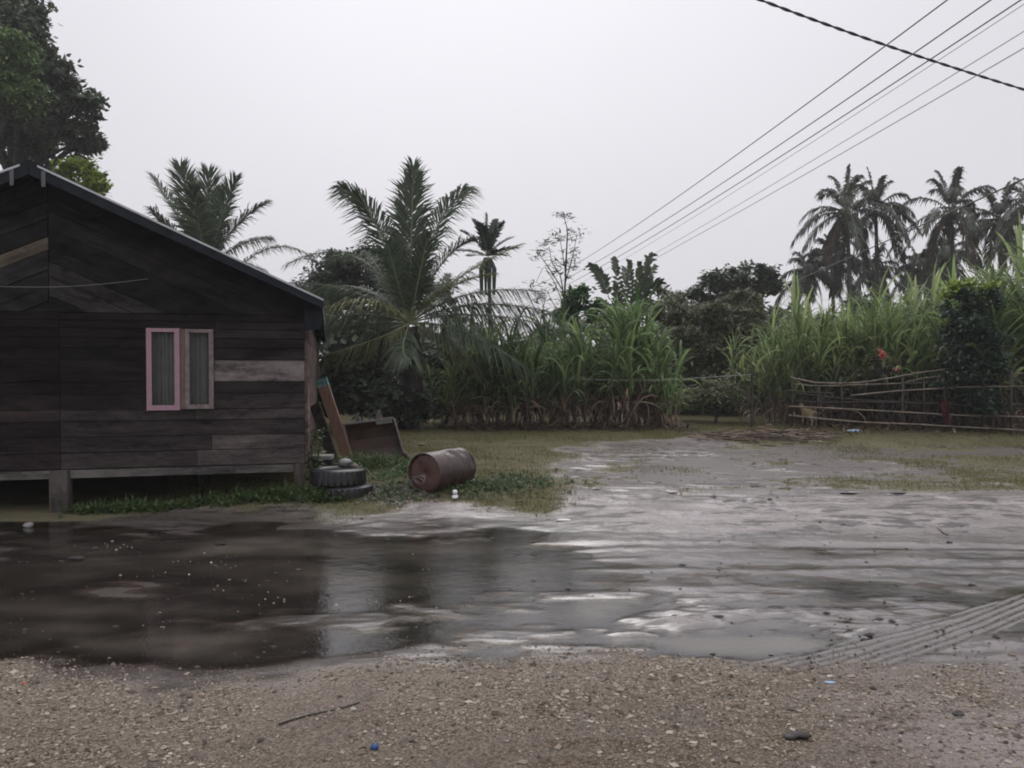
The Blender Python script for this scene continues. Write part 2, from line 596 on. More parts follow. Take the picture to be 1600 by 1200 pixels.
def ground_h(x, y):
    x = np.asarray(x, float)
    y = np.asarray(y, float)
    yy = y + (4.85 - shore(x)) * sstep(2.6, 3.8, y) * sstep(7.2, 5.6, y)
    ky = [-60, 2.4, 3.4, 4.3, 4.85, 5.25, 5.7, 7.4, 8.7, 9.7, 11, 13, 17.5, 19, 21, 400]
    pl = np.interp(yy, ky, [-.03, -.07, -.125, -.172, -.193, -.203, -.209, -.212, -.206, -.178, -.045, -.045, -.052, -.02, 0.0, 0.0])
    pr = np.interp(yy, ky, [-.03, -.06, -.105, -.150, -.180, -.197, -.200, -.193, -.168, -.090, -.038, -.036, -.036, -.02, 0.0, 0.0])
    ph = np.interp(yy, ky, [-.03, -.07, -.125, -.172, -.192, -.205, -.213, -.216, -.211, -.203, -.185, -.16, -.05, -.02, 0.0, 0.0])
    w = sstep(-0.2, 1.6, x)
    h = pl * (1 - w) + pr * w
    wl_ = sstep(-2.8, -5.6, x)
    h = h * (1 - wl_) + ph * wl_
    mud = sstep(4.6, 5.2, y) * sstep(24, 17, y)
    n = fbm(x * 0.55, y * 1.5, 4)
    h = h + mud * 0.040 * n * np.interp(y, [5, 8, 12], [0.9, 1.0, 1.0])
    h = h + mud * 0.014 * fbm(x * 3.1, y * 5.5, 3) + mud * sstep(11, 9, y) * .030 * fbm(x * 1.5 + 11, y * 2.6, 4)
    h = h + 0.07 * fbm(x * 0.7 + 3, y * 1.3 + 7, 5) * sstep(7.0, 8.4, y) * sstep(10.6, 9.4, y)
    h = h + 0.045 * fbm(x * 1.3 + 30, y * 2.1 + 7, 4) * sstep(4.2, 4.7, y) * sstep(5.9, 5.2, y)
    # lumps pushed up by wheels, right of the middle
    lump = np.exp(-(((x - 1.9) / 1.7) ** 4 + ((y - 5.8) / 0.75) ** 4))
    h = h + lump * (0.17 * fbm(x * 1.5 + 5, y * 4.2, 4) - .004)
    film = np.exp(-(((x - 1.3) / 1.2) ** 4 + ((y - 5.35) / 0.28) ** 4))
    h = h - film * .018
    q = fbm(x * .55 + .9 * fbm(x * .4, y * .4, 2) + 40, y * 1.9, 4)
    h = h - .035 * sstep(.045, .0, np.abs(q)) * sstep(9.4, 10.5, y) * sstep(18, 16, y) * sstep(-.8, .8, x) * mud
    bowl = sstep(11.0, 12.6, y) * sstep(19.0, 17.2, y) * sstep(1.2, 2.6, x) * sstep(17, 14, x)
    h = h - .020 * bowl * (1 + .9 * fbm(x * .8, y * .8, 3))
    for (a, b, bend) in TRACKS:
        dx, dy = b[0] - a[0], b[1] - a[1]
        L = math.hypot(dx, dy)
        s = ((x - a[0]) * dx + (y - a[1]) * dy) / L
        d = ((x - a[0]) * -dy + (y - a[1]) * dx) / L - bend * np.sin(np.clip(s / L, 0, 1) * math.pi)
        win = sstep(0.18, 0.12, np.abs(d) + .05 * fbm(s * 3, d * 0, 2)) * sstep(-0.1, 0.15, s) * sstep(L + 0.3, L, s)
        h = h * (1 - win) + win * (WATER1 + .002 + (0.008 + .014 * fbm(s * 5, d * 3, 3)) * np.cos(2 * math.pi * d / 0.070) + .014 * fbm(s * 1.6, d * 4, 3))
    for (a, b, wd) in WHEELS:
        dx, dy = b[0] - a[0], b[1] - a[1]
        L = math.hypot(dx, dy)
        s = ((x - a[0]) * dx + (y - a[1]) * dy) / L
        d = ((x - a[0]) * -dy + (y - a[1]) * dx) / L + 0.25 * fbm(s * 0.5, s * 0 + wd * 9, 2)
        win = sstep(-0.3, 0.8, s) * sstep(L + 0.5, L - .8, s)
        h = h + win * (.35 + 1.6 * np.clip(fbm(s * .9 + wd * 31, d * 2, 3) + .2, 0, 1)) * (-0.013 * np.exp(-(d / wd * 1.6) ** 2) + 0.008 * np.exp(-((np.abs(d) - wd) / 0.07) ** 2))
    h = h + 0.02 * fbm(x * 0.3, y * 0.3, 3) * sstep(9, 14, y)
    return h


def gz(x, y):
    return float(ground_h(np.array([x]), np.array([y]))[0])


def grass_mask(x, y):
    d = poly_sd(x, y, MUD_POLY)
    n = fbm(x * 0.9, y * 0.9, 4) * 2.2
    g = sstep(0.45, -0.45, d + n)
    # mossy islands inside the wet lot
    for (px, py, rx, ry) in ((1400, 752, 1.9, 0.7), (1010, 735, 1.1, 0.6), (1500, 764, 1.5, 0.5), (830, 755, 1.0, .8)):
        c = on_z(px, py, -0.06)
        g = np.maximum(g, 0.8 * sstep(1.25, 0.55, np.hypot((x - c[0]) / rx, (y - c[1]) / ry) + n * 0.35))
    # small dark tufts and clods scattered over the far half of the lot
    lot = sstep(10.2, 11.5, y) * sstep(19, 17, y) * sstep(-.2, .8, x)
    g = np.maximum(g, .85 * lot * sstep(.10, .22, fbm(x * 1.6 + 3, y * 2.2, 4) + .35 * fbm(x * 6, y * 5, 2)))
    return g * sstep(7.5, 9.0, y)


def gravel_mask(x, y):
    g = sstep(0.20, -0.20, y - shore(x) - .02 + 0.7 * fbm(x * 2.5, y * 2.5, 4))
    return g * (1 - 0.65 * sstep(1.2, 3.0, x + 0.8 * fbm(x, y, 2)) * sstep(-0.25, 0.1, fbm(x * 0.9 + 4, y * 0.9, 3) + 0.05))


def axis(parts):
    out = []
    for (a, b, st) in parts:
        n = max(2, int(round((b - a) / st)))
        out += list(np.linspace(a, b, n, endpoint=False))
    return out


def grow(a, b, s0, k):
    out, p, s = [], a, s0
    while p < b:
        out.append(p)
        s *= k
        p += s
    out.append(b)
    return out


gx_r = axis([(-7, 1.2, .045), (1.2, 5.0, .018), (5.0, 8.5, .05)]) + grow(8.5, 300, .06, 1.09)
gx_l = sorted([-v for v in grow(7, 300, .06, 1.09)])[:-1]
gx = np.array(gx_l + gx_r)
gy = np.array(sorted([-v for v in grow(-2.0, 60, .1, 1.3)])[:-1] + axis([(2.0, 4.7, .03), (4.7, 6.3, .018), (6.3, 9.0, .03)]) + grow(9.0, 24, .035, 1.008) + grow(24.2, 300, .2, 1.1))
gy = np.unique(np.round(gy, 5))
GX, GY = np.meshgrid(gx, gy)
GZ = ground_h(GX, GY)
nx, ny = len(gx), len(gy)
me = bpy.data.meshes.new('ground')
vv = np.stack([GX, GY, GZ], -1).reshape(-1, 3)
ii = (np.arange(ny - 1)[:, None] * nx + np.arange(nx - 1)[None]).ravel()
ff = np.stack([ii, ii + 1, ii + 1 + nx, ii + nx], -1)
me.vertices.add(len(vv))
me.vertices.foreach_set('co', vv.astype(np.float32).ravel())
me.loops.add(len(ff) * 4)
me.loops.foreach_set('vertex_index', ff.astype(np.int32).ravel())
me.polygons.add(len(ff))
me.polygons.foreach_set('loop_start', np.arange(0, len(ff) * 4, 4, dtype=np.int32))
me.polygons.foreach_set('use_smooth', np.ones(len(ff), bool))
me.update(calc_edges=True)
att = me.color_attributes.new('cover', 'FLOAT_COLOR', 'POINT')
cc = np.ones((len(vv), 4), np.float32)
cc[:, 0] = grass_mask(vv[:, 0], vv[:, 1])
cc[:, 1] = gravel_mask(vv[:, 0], vv[:, 1])
cc[:, 2] = sstep(0.075, -0.008, vv[:, 2] - np.where(vv[:, 1] < 10.6, WATER1, WATER2))
cc[:, 2] *= np.where(vv[:, 1] < 10.6, 1.0, .35)
house_refl = sstep(-1.7, -2.6, vv[:, 0] + .5 * fbm(vv[:, 0] * 1.5, vv[:, 1] * 1.5, 3)) * sstep(7.8, 8.3, vv[:, 1]) * sstep(10.6, 10.0, vv[:, 1])  # mud beside the house smoothed and darkened to imitate the dark house reflection
cc[:, 2] = np.maximum(cc[:, 2], .9 * house_refl)
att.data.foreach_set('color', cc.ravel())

t = NT('wet muddy ground')
ca = t.node('ShaderNodeVertexColor', layer_name='cover')
sp_ = t.node('ShaderNodeSeparateColor')
t.l.new(ca.outputs[0], sp_.inputs[0])
grass_f, gravel_f, wet_refl_f = sp_.outputs[0], sp_.outputs[1], sp_.outputs[2]
nb = t.noise(1.3, 6, 0.65)
nf = t.noise(26.0, 6, 0.7)
ns = t.noise(2.4, 5, 0.6, (0.35, 2.0, 1.0))
mudc = t.ramp(nb, [(0.3, (0.21, 0.177, 0.172)), (0.7, (0.37, 0.322, 0.314))])
nsp = t.noise(6.5, 8, 0.74, (0.6, 1.5, 1.0))
npa = t.noise(1.5, 6, 0.66, (0.5, 1.5, 1.0), dist=.5)
spk = t.rng(t.math('ADD', nsp, t.math('MULTIPLY', t.math('SUBTRACT', npa, 0.5), 1.1)), 0.535, 0.60, 0, 1)
mudc = t.mix(t.math('MULTIPLY', spk, .88), mudc, (0.040, 0.032, 0.028))
mudc = t.mix(t.rng(nf, 0.50, 0.68, 0, 0.65), mudc, (0.040, 0.033, 0.031))
mudc = t.mix(t.math('MULTIPLY', wet_refl_f, .78), mudc, (0.042, 0.034, 0.029))  # darkens wet mud and paints in the house reflection band
grc = t.ramp(t.noise(2.2, 6, 0.7), [(0.3, (0.075, 0.068, 0.036)), (0.46, (0.125, 0.105, 0.058)), (0.6, (0.100, 0.100, 0.044)), (0.75, (0.14, 0.105, 0.066))])
grc = t.mix(t.rng(nf, 0.4, 0.7, 0, 0.6), grc, (0.050, 0.048, 0.024))
vor = t.node('ShaderNodeTexVoronoi')
vor.inputs['Scale'].default_value = 85.0
tcg = t.node('ShaderNodeTexCoord')
t.l.new(tcg.outputs['Object'], vor.inputs['Vector'])
gvc = t.ramp(vor.outputs['Color'], [(0.1, (0.050, 0.038, 0.028)), (0.5, (0.13, 0.10, 0.075)), (0.95, (0.27, 0.215, 0.16))])
gvc = t.mix(t.rng(nb, 0.35, 0.65, 0.0, 0.35), gvc, (0.085, 0.066, 0.056))
c = t.mix(gravel_f, mudc, gvc)
gfac = t.rng(t.math('ADD', grass_f, t.math('MULTIPLY', t.math('SUBTRACT', nf, 0.5), 1.3)), 0.18, 0.82, 0, 1)
c = t.mix(gfac, c, grc)
rg = t.rng(ns, 0.35, 0.65, 0.09, 0.26)
rg = t.math('ADD', rg, t.math('MULTIPLY', spk, .22))
rg = t.math('MULTIPLY', rg, t.rng(wet_refl_f, 0, 1, 1.0, 0.26))
rg2 = t.node('ShaderNodeMix', data_type='FLOAT')
t.l.new(gravel_f, rg2.inputs[0]); t.l.new(rg, rg2.inputs[2]); rg2.inputs[3].default_value = 0.55
rg3 = t.node('ShaderNodeMix', data_type='FLOAT')
t.l.new(gfac, rg3.inputs[0]); t.l.new(rg2.outputs[0], rg3.inputs[2]); rg3.inputs[3].default_value = 0.75
sp1 = t.math('SUBTRACT', 0.85, t.math('MULTIPLY', gfac, 0.75))
sp1 = t.math('SUBTRACT', sp1, t.math('MULTIPLY', gravel_f, 0.5))
sp1 = t.math('SUBTRACT', sp1, t.math('MULTIPLY', spk, t.math('MULTIPLY', t.math('SUBTRACT', 1.0, wet_refl_f), .38)))
sp1 = t.math('ADD', sp1, t.math('MULTIPLY', wet_refl_f, t.math('SUBTRACT', .55, t.math('MULTIPLY', gravel_f, .45))))
sp1 = t.math('MAXIMUM', sp1, 0.06)
t.set(color=c, rough=rg3.outputs[0], ior=1.5, spec=sp1)
hgt = t.math('ADD', t.math('MULTIPLY', nf, 0.7), t.math('MULTIPLY', ns, 0.8))
hgt = t.math('ADD', hgt, t.math('MULTIPLY', nsp, 1.2))
hgt = t.math('ADD', hgt, t.math('MULTIPLY', vor.outputs['Distance'], t.math('MULTIPLY', gravel_f, -0.9)))
bp = t.node('ShaderNodeBump')
bp.inputs['Distance'].default_value = 0.014
t.l.new(hgt, bp.inputs['Height'])
t.l.new(t.rng(wet_refl_f, 0, 1, 0.80, 0.20), bp.inputs['Strength'])
t.l.new(bp.outputs[0], t.b.inputs['Normal'])
me.materials.append(t.m)
ground = bpy.data.objects.new('ground', me)
COL.objects.link(ground)
tag(ground, 'wet muddy yard with a mossy lawn behind and gravel in front', kind='structure')

# standing rain water
t = NT('muddy rain water')
rip = t.noise(6.0, 4, 0.6, (0.9, 1.15, 1), dist=.6)
rip2 = t.noise(40.0, 2, 0.5)
wc = t.noise(0.8, 4, 0.6)
dp = t.node('ShaderNodeVertexColor', layer_name='depth')
t.set(color=t.ramp(wc, [(0.3, (0.085, 0.073, 0.059)), (0.7, (0.125, 0.107, 0.089))]), rough=1.0, spec=0.0)
bpn = t.bump(t.math('ADD', rip, t.math('MULTIPLY', rip2, 0.4)), 0.15, 0.02)
tr_ = t.node('ShaderNodeBsdfTransparent')
tr_.inputs[0].default_value = (.86, .83, .79, 1)
m1 = t.node('ShaderNodeMixShader')
dsq = t.node('ShaderNodeSeparateColor')
t.l.new(dp.outputs[0], dsq.inputs[0])
t.l.new(dsq.outputs[0], m1.inputs[0])
t.l.new(tr_.outputs[0], m1.inputs[1])
t.l.new(t.b.outputs[0], m1.inputs[2])
gl = t.node('ShaderNodeBsdfGlossy')
gl.inputs['Roughness'].default_value = 0.07
t.l.new(bpn, gl.inputs['Normal'])
fz = t.node('ShaderNodeFresnel')
fz.inputs['IOR'].default_value = 2.0
t.l.new(bpn, fz.inputs['Normal'])
m2 = t.node('ShaderNodeMixShader')
dsp = t.node('ShaderNodeSeparateColor')
t.l.new(dp.outputs[0], dsp.inputs[0])
t.l.new(t.math('MULTIPLY', fz.outputs[0], dsp.outputs[1]), m2.inputs[0])
t.l.new(m1.outputs[0], m2.inputs[1])
t.l.new(gl.outputs[0], m2.inputs[2])
t.l.new(m2.outputs[0], t.n['Material Output'].inputs['Surface'])
M['water'] = t.m
t = NT('rain pocked shallow water')
rip = t.noise(14.0, 4, 0.65, (0.7, 1.3, 1))
t.set(color=(0.15, 0.128, 0.122), rough=0.28, ior=1.6)
t.bump(rip, 0.6, 0.02)
M['water_far'] = t.m


def sheet(name, x0, x1, y0, y1, z, mat='water', st=.06):
    xs_ = np.concatenate([np.linspace(x0, max(x0, -8), 12)[:-1], np.arange(max(x0, -8), min(x1, 8.5), st), np.linspace(min(x1, 8.5), x1, 12)])
    ys_ = np.linspace(y0, y1, int((y1 - y0) / st) + 1)
    A, B = np.meshgrid(xs_, ys_)
    V = np.stack([A, B, np.full(A.shape, z)], -1).reshape(-1, 3)
    n1 = len(xs_)
    i = (np.arange(len(ys_) - 1)[:, None] * n1 + np.arange(n1 - 1)[None]).ravel()
    d = z - ground_h(A, B).ravel()
    F = np.stack([i, i + 1, i + 1 + n1, i + n1], 1)
    F = F[(d[F] > -.004).any(1)]
    b = MB()
    b.add(V, F)
    o = b.build(name, M[mat])
    a = o.data.color_attributes.new('depth', 'FLOAT_COLOR', 'POINT')
    c_ = np.ones((len(V), 4), np.float32)
    c_[:, 0] = sstep(0.0, .045, d)
    c_[:, 1] = sstep(-.001, .007, d)
    a.data.foreach_set('color', c_.ravel())
    return tag(o, kind='structure')


sheet('puddle', -30, 30, 4.4, 9.55, WATER1)
sheet('puddle', 1.0, 17.5, 10.9, 19.0, WATER2, 'water_far', .12)

# ------------------------------------------------------------------ wooden house
CORNER = np.array([-2.97, 11.0, 0.0])
HYAW = R(13.4)
house = empty('wooden_house', CORNER, HYAW)
tag(house, 'weathered grey plank house on posts with a tin gable roof and pink window', 'house')
HW, HL = 6.72, 14.0       # width along the gable, depth
Z0, Z1 = 0.36, 2.46       # foot and top of the horizontal boards
MIDX = -3.15
SLOPE = 0.461


def board(name, poly, y0, y1, mat, tint, label=None):
    b = MB()
    b.prism(poly, y0, y1)
    o = b.build(name, mat, house)
    o.color = (*tint, 1)
    if label: o['label'] = label
    return o


WX0, WX1, WZ0, WZ1 = -2.07, -1.22, 1.15, 2.255
rows = [Z0, 0.58, 0.79, 1.0, 1.15, 1.36, 1.53, 1.83, 1.99, 2.13, 2.255, 2.36, Z1]
rb = random.Random(3)
for i in range(len(rows) - 1):
    za, zb = rows[i] + 0.004, rows[i + 1] - 0.004
    spans = [(-HW, MIDX - 0.004), (MIDX + 0.004, -0.003)]
    if za >= WZ0 - 0.01 and zb <= WZ1 + 0.01:
        spans = [(-HW, MIDX - 0.004), (MIDX + 0.004, WX0 - 0.004), (WX1 + 0.004, -0.003)]
    sp2 = []
    for (a, b_) in spans:
        if b_ - a > 2.5 and rb.random() < .6:
            k_ = a + (b_ - a) * rb.uniform(.3, .7)
            sp2 += [(a, k_ - .003), (k_ + .003, b_)]
        else:
            sp2.append((a, b_))
    for (a, b_) in sp2:
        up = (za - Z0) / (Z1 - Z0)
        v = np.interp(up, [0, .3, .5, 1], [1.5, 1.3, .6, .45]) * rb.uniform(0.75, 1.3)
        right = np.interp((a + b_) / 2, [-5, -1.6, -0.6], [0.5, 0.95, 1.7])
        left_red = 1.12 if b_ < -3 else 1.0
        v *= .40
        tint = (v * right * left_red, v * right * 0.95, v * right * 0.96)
        lab = None
        if a > -1.3 and abs(za - 1.534) < .02:
            tint = (2.3, 2.26, 2.26)
            lab = 'pale bleached board right of the window'
        off = rb.uniform(0, 0.012)
        dz0, dz1 = rb.uniform(-.003, .004), rb.uniform(-.004, .003)
        # foot of each board stands a little proud of the one below
        bb = MB()
        y_out = -0.030 - off
        P = [(a, y_out - .004, za + dz0), (b_, y_out - .004, za + dz0 * .5), (b_, y_out + .003, zb + dz1), (a, y_out + .003, zb + dz1 * .5)]
        Q = [(p[0], -0.002, p[2]) for p in P]
        bb.add(P + Q, [[0, 1, 2, 3], [4, 7, 6, 5], [0, 4, 5, 1], [1, 5, 6, 2], [2, 6, 7, 3], [3, 7, 4, 0]])
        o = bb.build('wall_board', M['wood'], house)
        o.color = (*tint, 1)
        if lab: o['label'] = lab


def clip(poly, a, b, c):
    """keep a*x + b*z <= c"""
    out = []
    n = len(poly)
    for i in range(n):
        p, q = poly[i], poly[(i + 1) % n]
        dp, dq = a * p[0] + b * p[1] - c, a * q[0] + b * q[1] - c
        if dp <= 0: out.append(p)
        if dp * dq < 0:
            k = dp / (dp - dq)
            out.append((p[0] + k * (q[0] - p[0]), p[1] + k * (q[1] - p[1])))
    return out


# gable boards run parallel to the two roof slopes and meet at a middle seam
EAVE_X, EAVE_Z = 0.25, 2.66
RIDGE_X = -3.36
RIDGE_Z = EAVE_Z + (EAVE_X - RIDGE_X) * SLOPE
GTOP = RIDGE_Z - 0.10
for side in (1, -1):
    k = 0
    off = 0.0
    while off < 2.2:
        wv = rb.uniform(0.17, 0.26)
        # line z = GTOP - off - SLOPE*|x-ridge|
        big = [(-8, 2.0), (3, 2.0), (3, 6), (-8, 6)]
        g = 0.006
        if side == 1:
            p = clip(big, SLOPE, 1, GTOP - off + SLOPE * RIDGE_X - g)
            p = clip(p, -SLOPE, -1, -(GTOP - off - wv + SLOPE * RIDGE_X) - g)
            p = clip(p, -1, 0, -(MIDX - 0.12 + g))
            p = clip(p, 1, 0, -0.003)
        else:
            p = clip(big, -SLOPE, 1, GTOP - off - SLOPE * RIDGE_X - g)
            p = clip(p, SLOPE, -1, -(GTOP - off - wv - SLOPE * RIDGE_X) - g)
            p = clip(p, 1, 0, MIDX - 0.12 - g)
            p = clip(p, -1, 0, HW)
        p = clip(p, 0, -1, -(Z1 + g))
        off += wv
        if len(p) >= 3:
            v = (rb.choice((.3, .42, .55, .72, .95)) * rb.uniform(.85, 1.15) if side == 1 else rb.uniform(0.35, 0.8)) * .58
            tint = (v * .96, v * .98, v)
            lab = None
            if side == -1 and 0.9 < off < 1.18:
                tint = (1.7, 1.5, 1.15)
                lab = 'pale beige board in the left half of the gable'
            y_out = -0.030 - rb.uniform(0, .008) - (0.016 if k % 2 else 0)
            board('gable_board', p, y_out, -0.002, M['wood_r' if side == 1 else 'wood_l'], tint, lab)
        k += 1

b = MB()
b.prism([(-HW, Z1 - .02), (-.004, Z1 - .02), (-.004, Z1 + .2), (RIDGE_X, GTOP - .02), (-HW, Z1 + .2)], -.0015, .02)
b.build('gable_light_block', M['inside'], house)  # hidden dark sheet added to stop light showing through the gable gaps
for (xa, xb, za, zb) in ((-HW, WX0 - .003, Z0, Z1 - .022), (WX1 + .003, -.004, Z0, Z1 - .022), (WX0 - .001, WX1 + .001, Z0, WZ0 - .003), (WX0 - .001, WX1 + .001, WZ1 + .003, Z1 - .022)):
    b = MB()
    b.box(((xa + xb) / 2, .012, (za + zb) / 2), (xb - xa, .02, zb - za))
    b.build('wall_light_block', M['inside'], house)  # hidden dark panels added so no light shows between the wall boards
# window: two sashes, a middle post, glass and a striped curtain behind
wpart = MB()
for (a, b_, c_, d_) in ((WX0, WX1, WZ1, WZ1 - 0.02), (WX0, WX1, WZ0 + 0.02, WZ0)):
    wpart.box(((a + b_) / 2, 0.01, (c_ + d_) / 2), (b_ - a, 0.11, abs(c_ - d_)))
for a in (WX0 + 0.01, WX1 - 0.01):
    wpart.box((a, 0.01, (WZ0 + WZ1) / 2), (0.02, 0.11, WZ1 - WZ0 - 0.044))
window = wpart.build('window', M['mullion'], house)


def sash(x0, x1, z0, z1, wl_, wt, wb, mat, y, label):
    b = MB()
    b.box((x0 + wl_ / 2, y, (z0 + z1) / 2), (wl_, 0.045, z1 - z0))
    b.box((x1 - wl_ / 2, y, (z0 + z1) / 2), (wl_, 0.045, z1 - z0))
    b.box(((x0 + x1) / 2, y + .002, z1 - wt / 2 - .001), (x1 - x0 - 2 * wl_, 0.041, wt))
    b.box(((x0 + x1) / 2, y + .002, z0 + wb / 2 + .001), (x1 - x0 - 2 * wl_, 0.041, wb))
    o = b.build('sash_frame', mat, window)
    o['label'] = label
    g = MB()
    g.box(((x0 + x1) / 2, y + .008, (z0 + z1) / 2), (x1 - x0 - 2 * wl_ - .004, 0.005, z1 - z0 - wt - wb - .004))
    g.build('pane', M['glass'], window)


sash(WX0 - .004, -1.652, WZ0 - .012, WZ1 + .006, 0.066, 0.05, 0.07, M['pink'], -0.068, 'faded pink left sash frame')
sash(-1.585, WX1 + .002, WZ0 + .004, WZ1 - .002, 0.058, 0.045, 0.06, M['oldpink'], -0.058, 'bare worn grey right sash frame')
b = MB()
b.box((-1.618, -0.055, (WZ0 + WZ1) / 2), (0.058, 0.05, WZ1 - WZ0 - .004))
b.build('sash_post', M['mullion'], window)
b = MB()
xs = np.linspace(WX0 + .02, WX1 - .02, 90)
ys = 0.09 + 0.028 * np.sin(xs * 62) + 0.012 * np.sin(xs * 23 + 1)
v = [(x, y, z) for z in (WZ0 + .02, WZ1 - .02) for x, y in zip(xs, ys)]
b.add(v, [[i, i + 1, i + 91, i + 90] for i in range(89)])
b.build('curtain', M['curtain'], window, smooth=True)

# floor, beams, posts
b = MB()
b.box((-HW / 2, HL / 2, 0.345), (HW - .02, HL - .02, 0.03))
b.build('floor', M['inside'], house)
for (x0, x1) in ((-HW, MIDX - .115), (MIDX + .115, -0.15)):
    b = MB()
    b.box(((x0 + x1) / 2, -0.012, 0.295), (x1 - x0, 0.09, 0.105))
    o = b.build('floor_beam', M['wood_beam'], house)
    o.color = (1.1, 1.08, 1.05, 1)


def local_gz(lx, ly):
    c, s = math.cos(HYAW), math.sin(HYAW)
    return gz(CORNER[0] + lx * c - ly * s, CORNER[1] + lx * s + ly * c)


def post(lx, ly, w, ztop, tint):
    zb = local_gz(lx, ly) - 0.08
    b = MB()
    b.box((lx, ly, (zb + ztop) / 2), (w, w, ztop - zb))
    o = b.build('post', M['wood_v'], house)
    o.color = (*tint, 1)
    return o


post(MIDX, -0.045, 0.215, 0.352, (1.15, 1.15, 1.12))
post(-0.075, -0.03, 0.135, 0.356, (1.35, 1.3, 1.2))
for ly in (3.5, 7, 10.5, 13.8):
    for lx in (-HW + .1, MIDX, -0.1):
        post(lx, ly, 0.16, 0.326, (.8, .8, .8))
post(-HW + .08, -0.03, 0.16, 0.352, (1, 1, 1))
for x in (-5.2, -4.2, -2.2, -1.1):
    b = MB()
    b.box((x, HL / 2, 0.275), (0.07, HL - .3, 0.10))
    b.build('joist', M['inside'], house)
# unseen panels added to keep light from leaking into the crawl space
b = MB(); b.box((-HW / 2, HL + .012, 0.05), (HW, 0.02, 0.55)); b.build('crawl_light_block', M['inside'], house)
b = MB(); b.box((-HW - .012, HL / 2, 0.05), (0.02, HL, 0.75)); b.build('crawl_light_block', M['inside'], house)
b = MB(); b.box((-0.25, HL / 2 + 1.6, 0.07), (0.02, HL - 3.2, 0.5)); b.build('crawl_light_block', M['inside'], house)

# right side wall: long boards, light corner board
srows = [0.36, 0.66, 0.95, 1.25, 1.55, 1.85, 2.15, 2.46]
for i in range(len(srows) - 1):
    for (ya, yb) in ((0.004, 4.6), (4.608, 9.3), (9.308, HL)):
        b = MB()
        e = rb.uniform(.02, .032)
        b.box((e / 2 + .002, (ya + yb) / 2, (srows[i] + srows[i + 1]) / 2), (e, yb - ya, srows[i + 1] - srows[i] - .008))
        o = b.build('wall_board', M['wood'], house)
        v = rb.uniform(1.3, 2.2)
        o.color = (v * 1.1, v * .95, v * .92, 1)
b = MB(); b.box((0.048, 0.16, 1.02), (0.026, 0.26, 0.92)); o = b.build('corner_board', M['wood_v'], house); o.color = (3.4, 3.0, 2.7, 1)
o['label'] = 'pale upright corner board'
b = MB(); b.box((0.048, 0.10, 1.98), (0.022, 0.16, 0.95)); o = b.build('corner_board', M['wood_v'], house); o.color = (1.9, 1.6, 1.6, 1)
b = MB(); b.box((-HW - .012, HL / 2, 1.4), (0.02, HL, 2.1)); o = b.build('left_wall', M['wood'], house)
b = MB()
b.prism([(-HW, .36), (0, .36), (0, 2.46), (RIDGE_X, GTOP), (-HW, 2.46)], HL + .03, HL + .05)
b.build('back_wall', M['wood'], house)
# top plate of side wall fills up to the roof
b = MB(); b.box((0.015, HL / 2, 2.555), (0.03, HL, 0.18)); o = b.build('wall_plate', M['wood'], house); o.color = (.5, .5, .5, 1)

# roof: corrugated sheets, ridge cap, barge boards
OV = 0.40
sheet_w = 0.80
n_s = int(math.ceil((HL + OV + .3) / sheet_w))
for side in (1, -1):
    q = MB()
    cols = 33
    ys = np.linspace(0, sheet_w + 0.03, cols)
    wv = 0.009 * np.cos(ys / 0.0762 * 2 * math.pi)
    L = EAVE_X - RIDGE_X
    us = np.linspace(0, 1, 3)
    top, bot = [], []
    nrm = np.array([SLOPE, 1.0]) / math.hypot(SLOPE, 1)
    for u in us:
        for y, w_ in zip(ys, wv):
            x = u * L
            z = RIDGE_Z - u * L * SLOPE
            top.append((side * (x + nrm[0] * w_), y, z + nrm[1] * w_ + .012))
            bot.append((side * (x + nrm[0] * w_), y, z + nrm[1] * w_ + .010))
    f = []
    n = len(top)
    for a in range(2):
        for c_ in range(cols - 1):
            i = a * cols + c_
            f.append([i, i + 1, i + 1 + cols, i + cols])
            f.append([n + i, n + i + cols, n + i + 1 + cols, n + i + 1])
    q.add(top + bot, f)
    first = q.build('roof_sheet', M['tin'], house, smooth=True)
    first.location = (RIDGE_X, -OV, 0)
    for k in range(1, n_s):
        o = first.copy()
        COL.objects.link(o)
        o.location = (RIDGE_X, -OV + k * sheet_w, 0.0015 * (k % 2))
b = MB()
b.prism([(RIDGE_X - .24, RIDGE_Z - .08), (RIDGE_X + .24, RIDGE_Z - .08), (RIDGE_X + .24, RIDGE_Z - .068), (RIDGE_X, RIDGE_Z + .045), (RIDGE_X - .24, RIDGE_Z - .068)], -OV - .02, HL + .4)
b.build('ridge_cap', M['barge'], house)
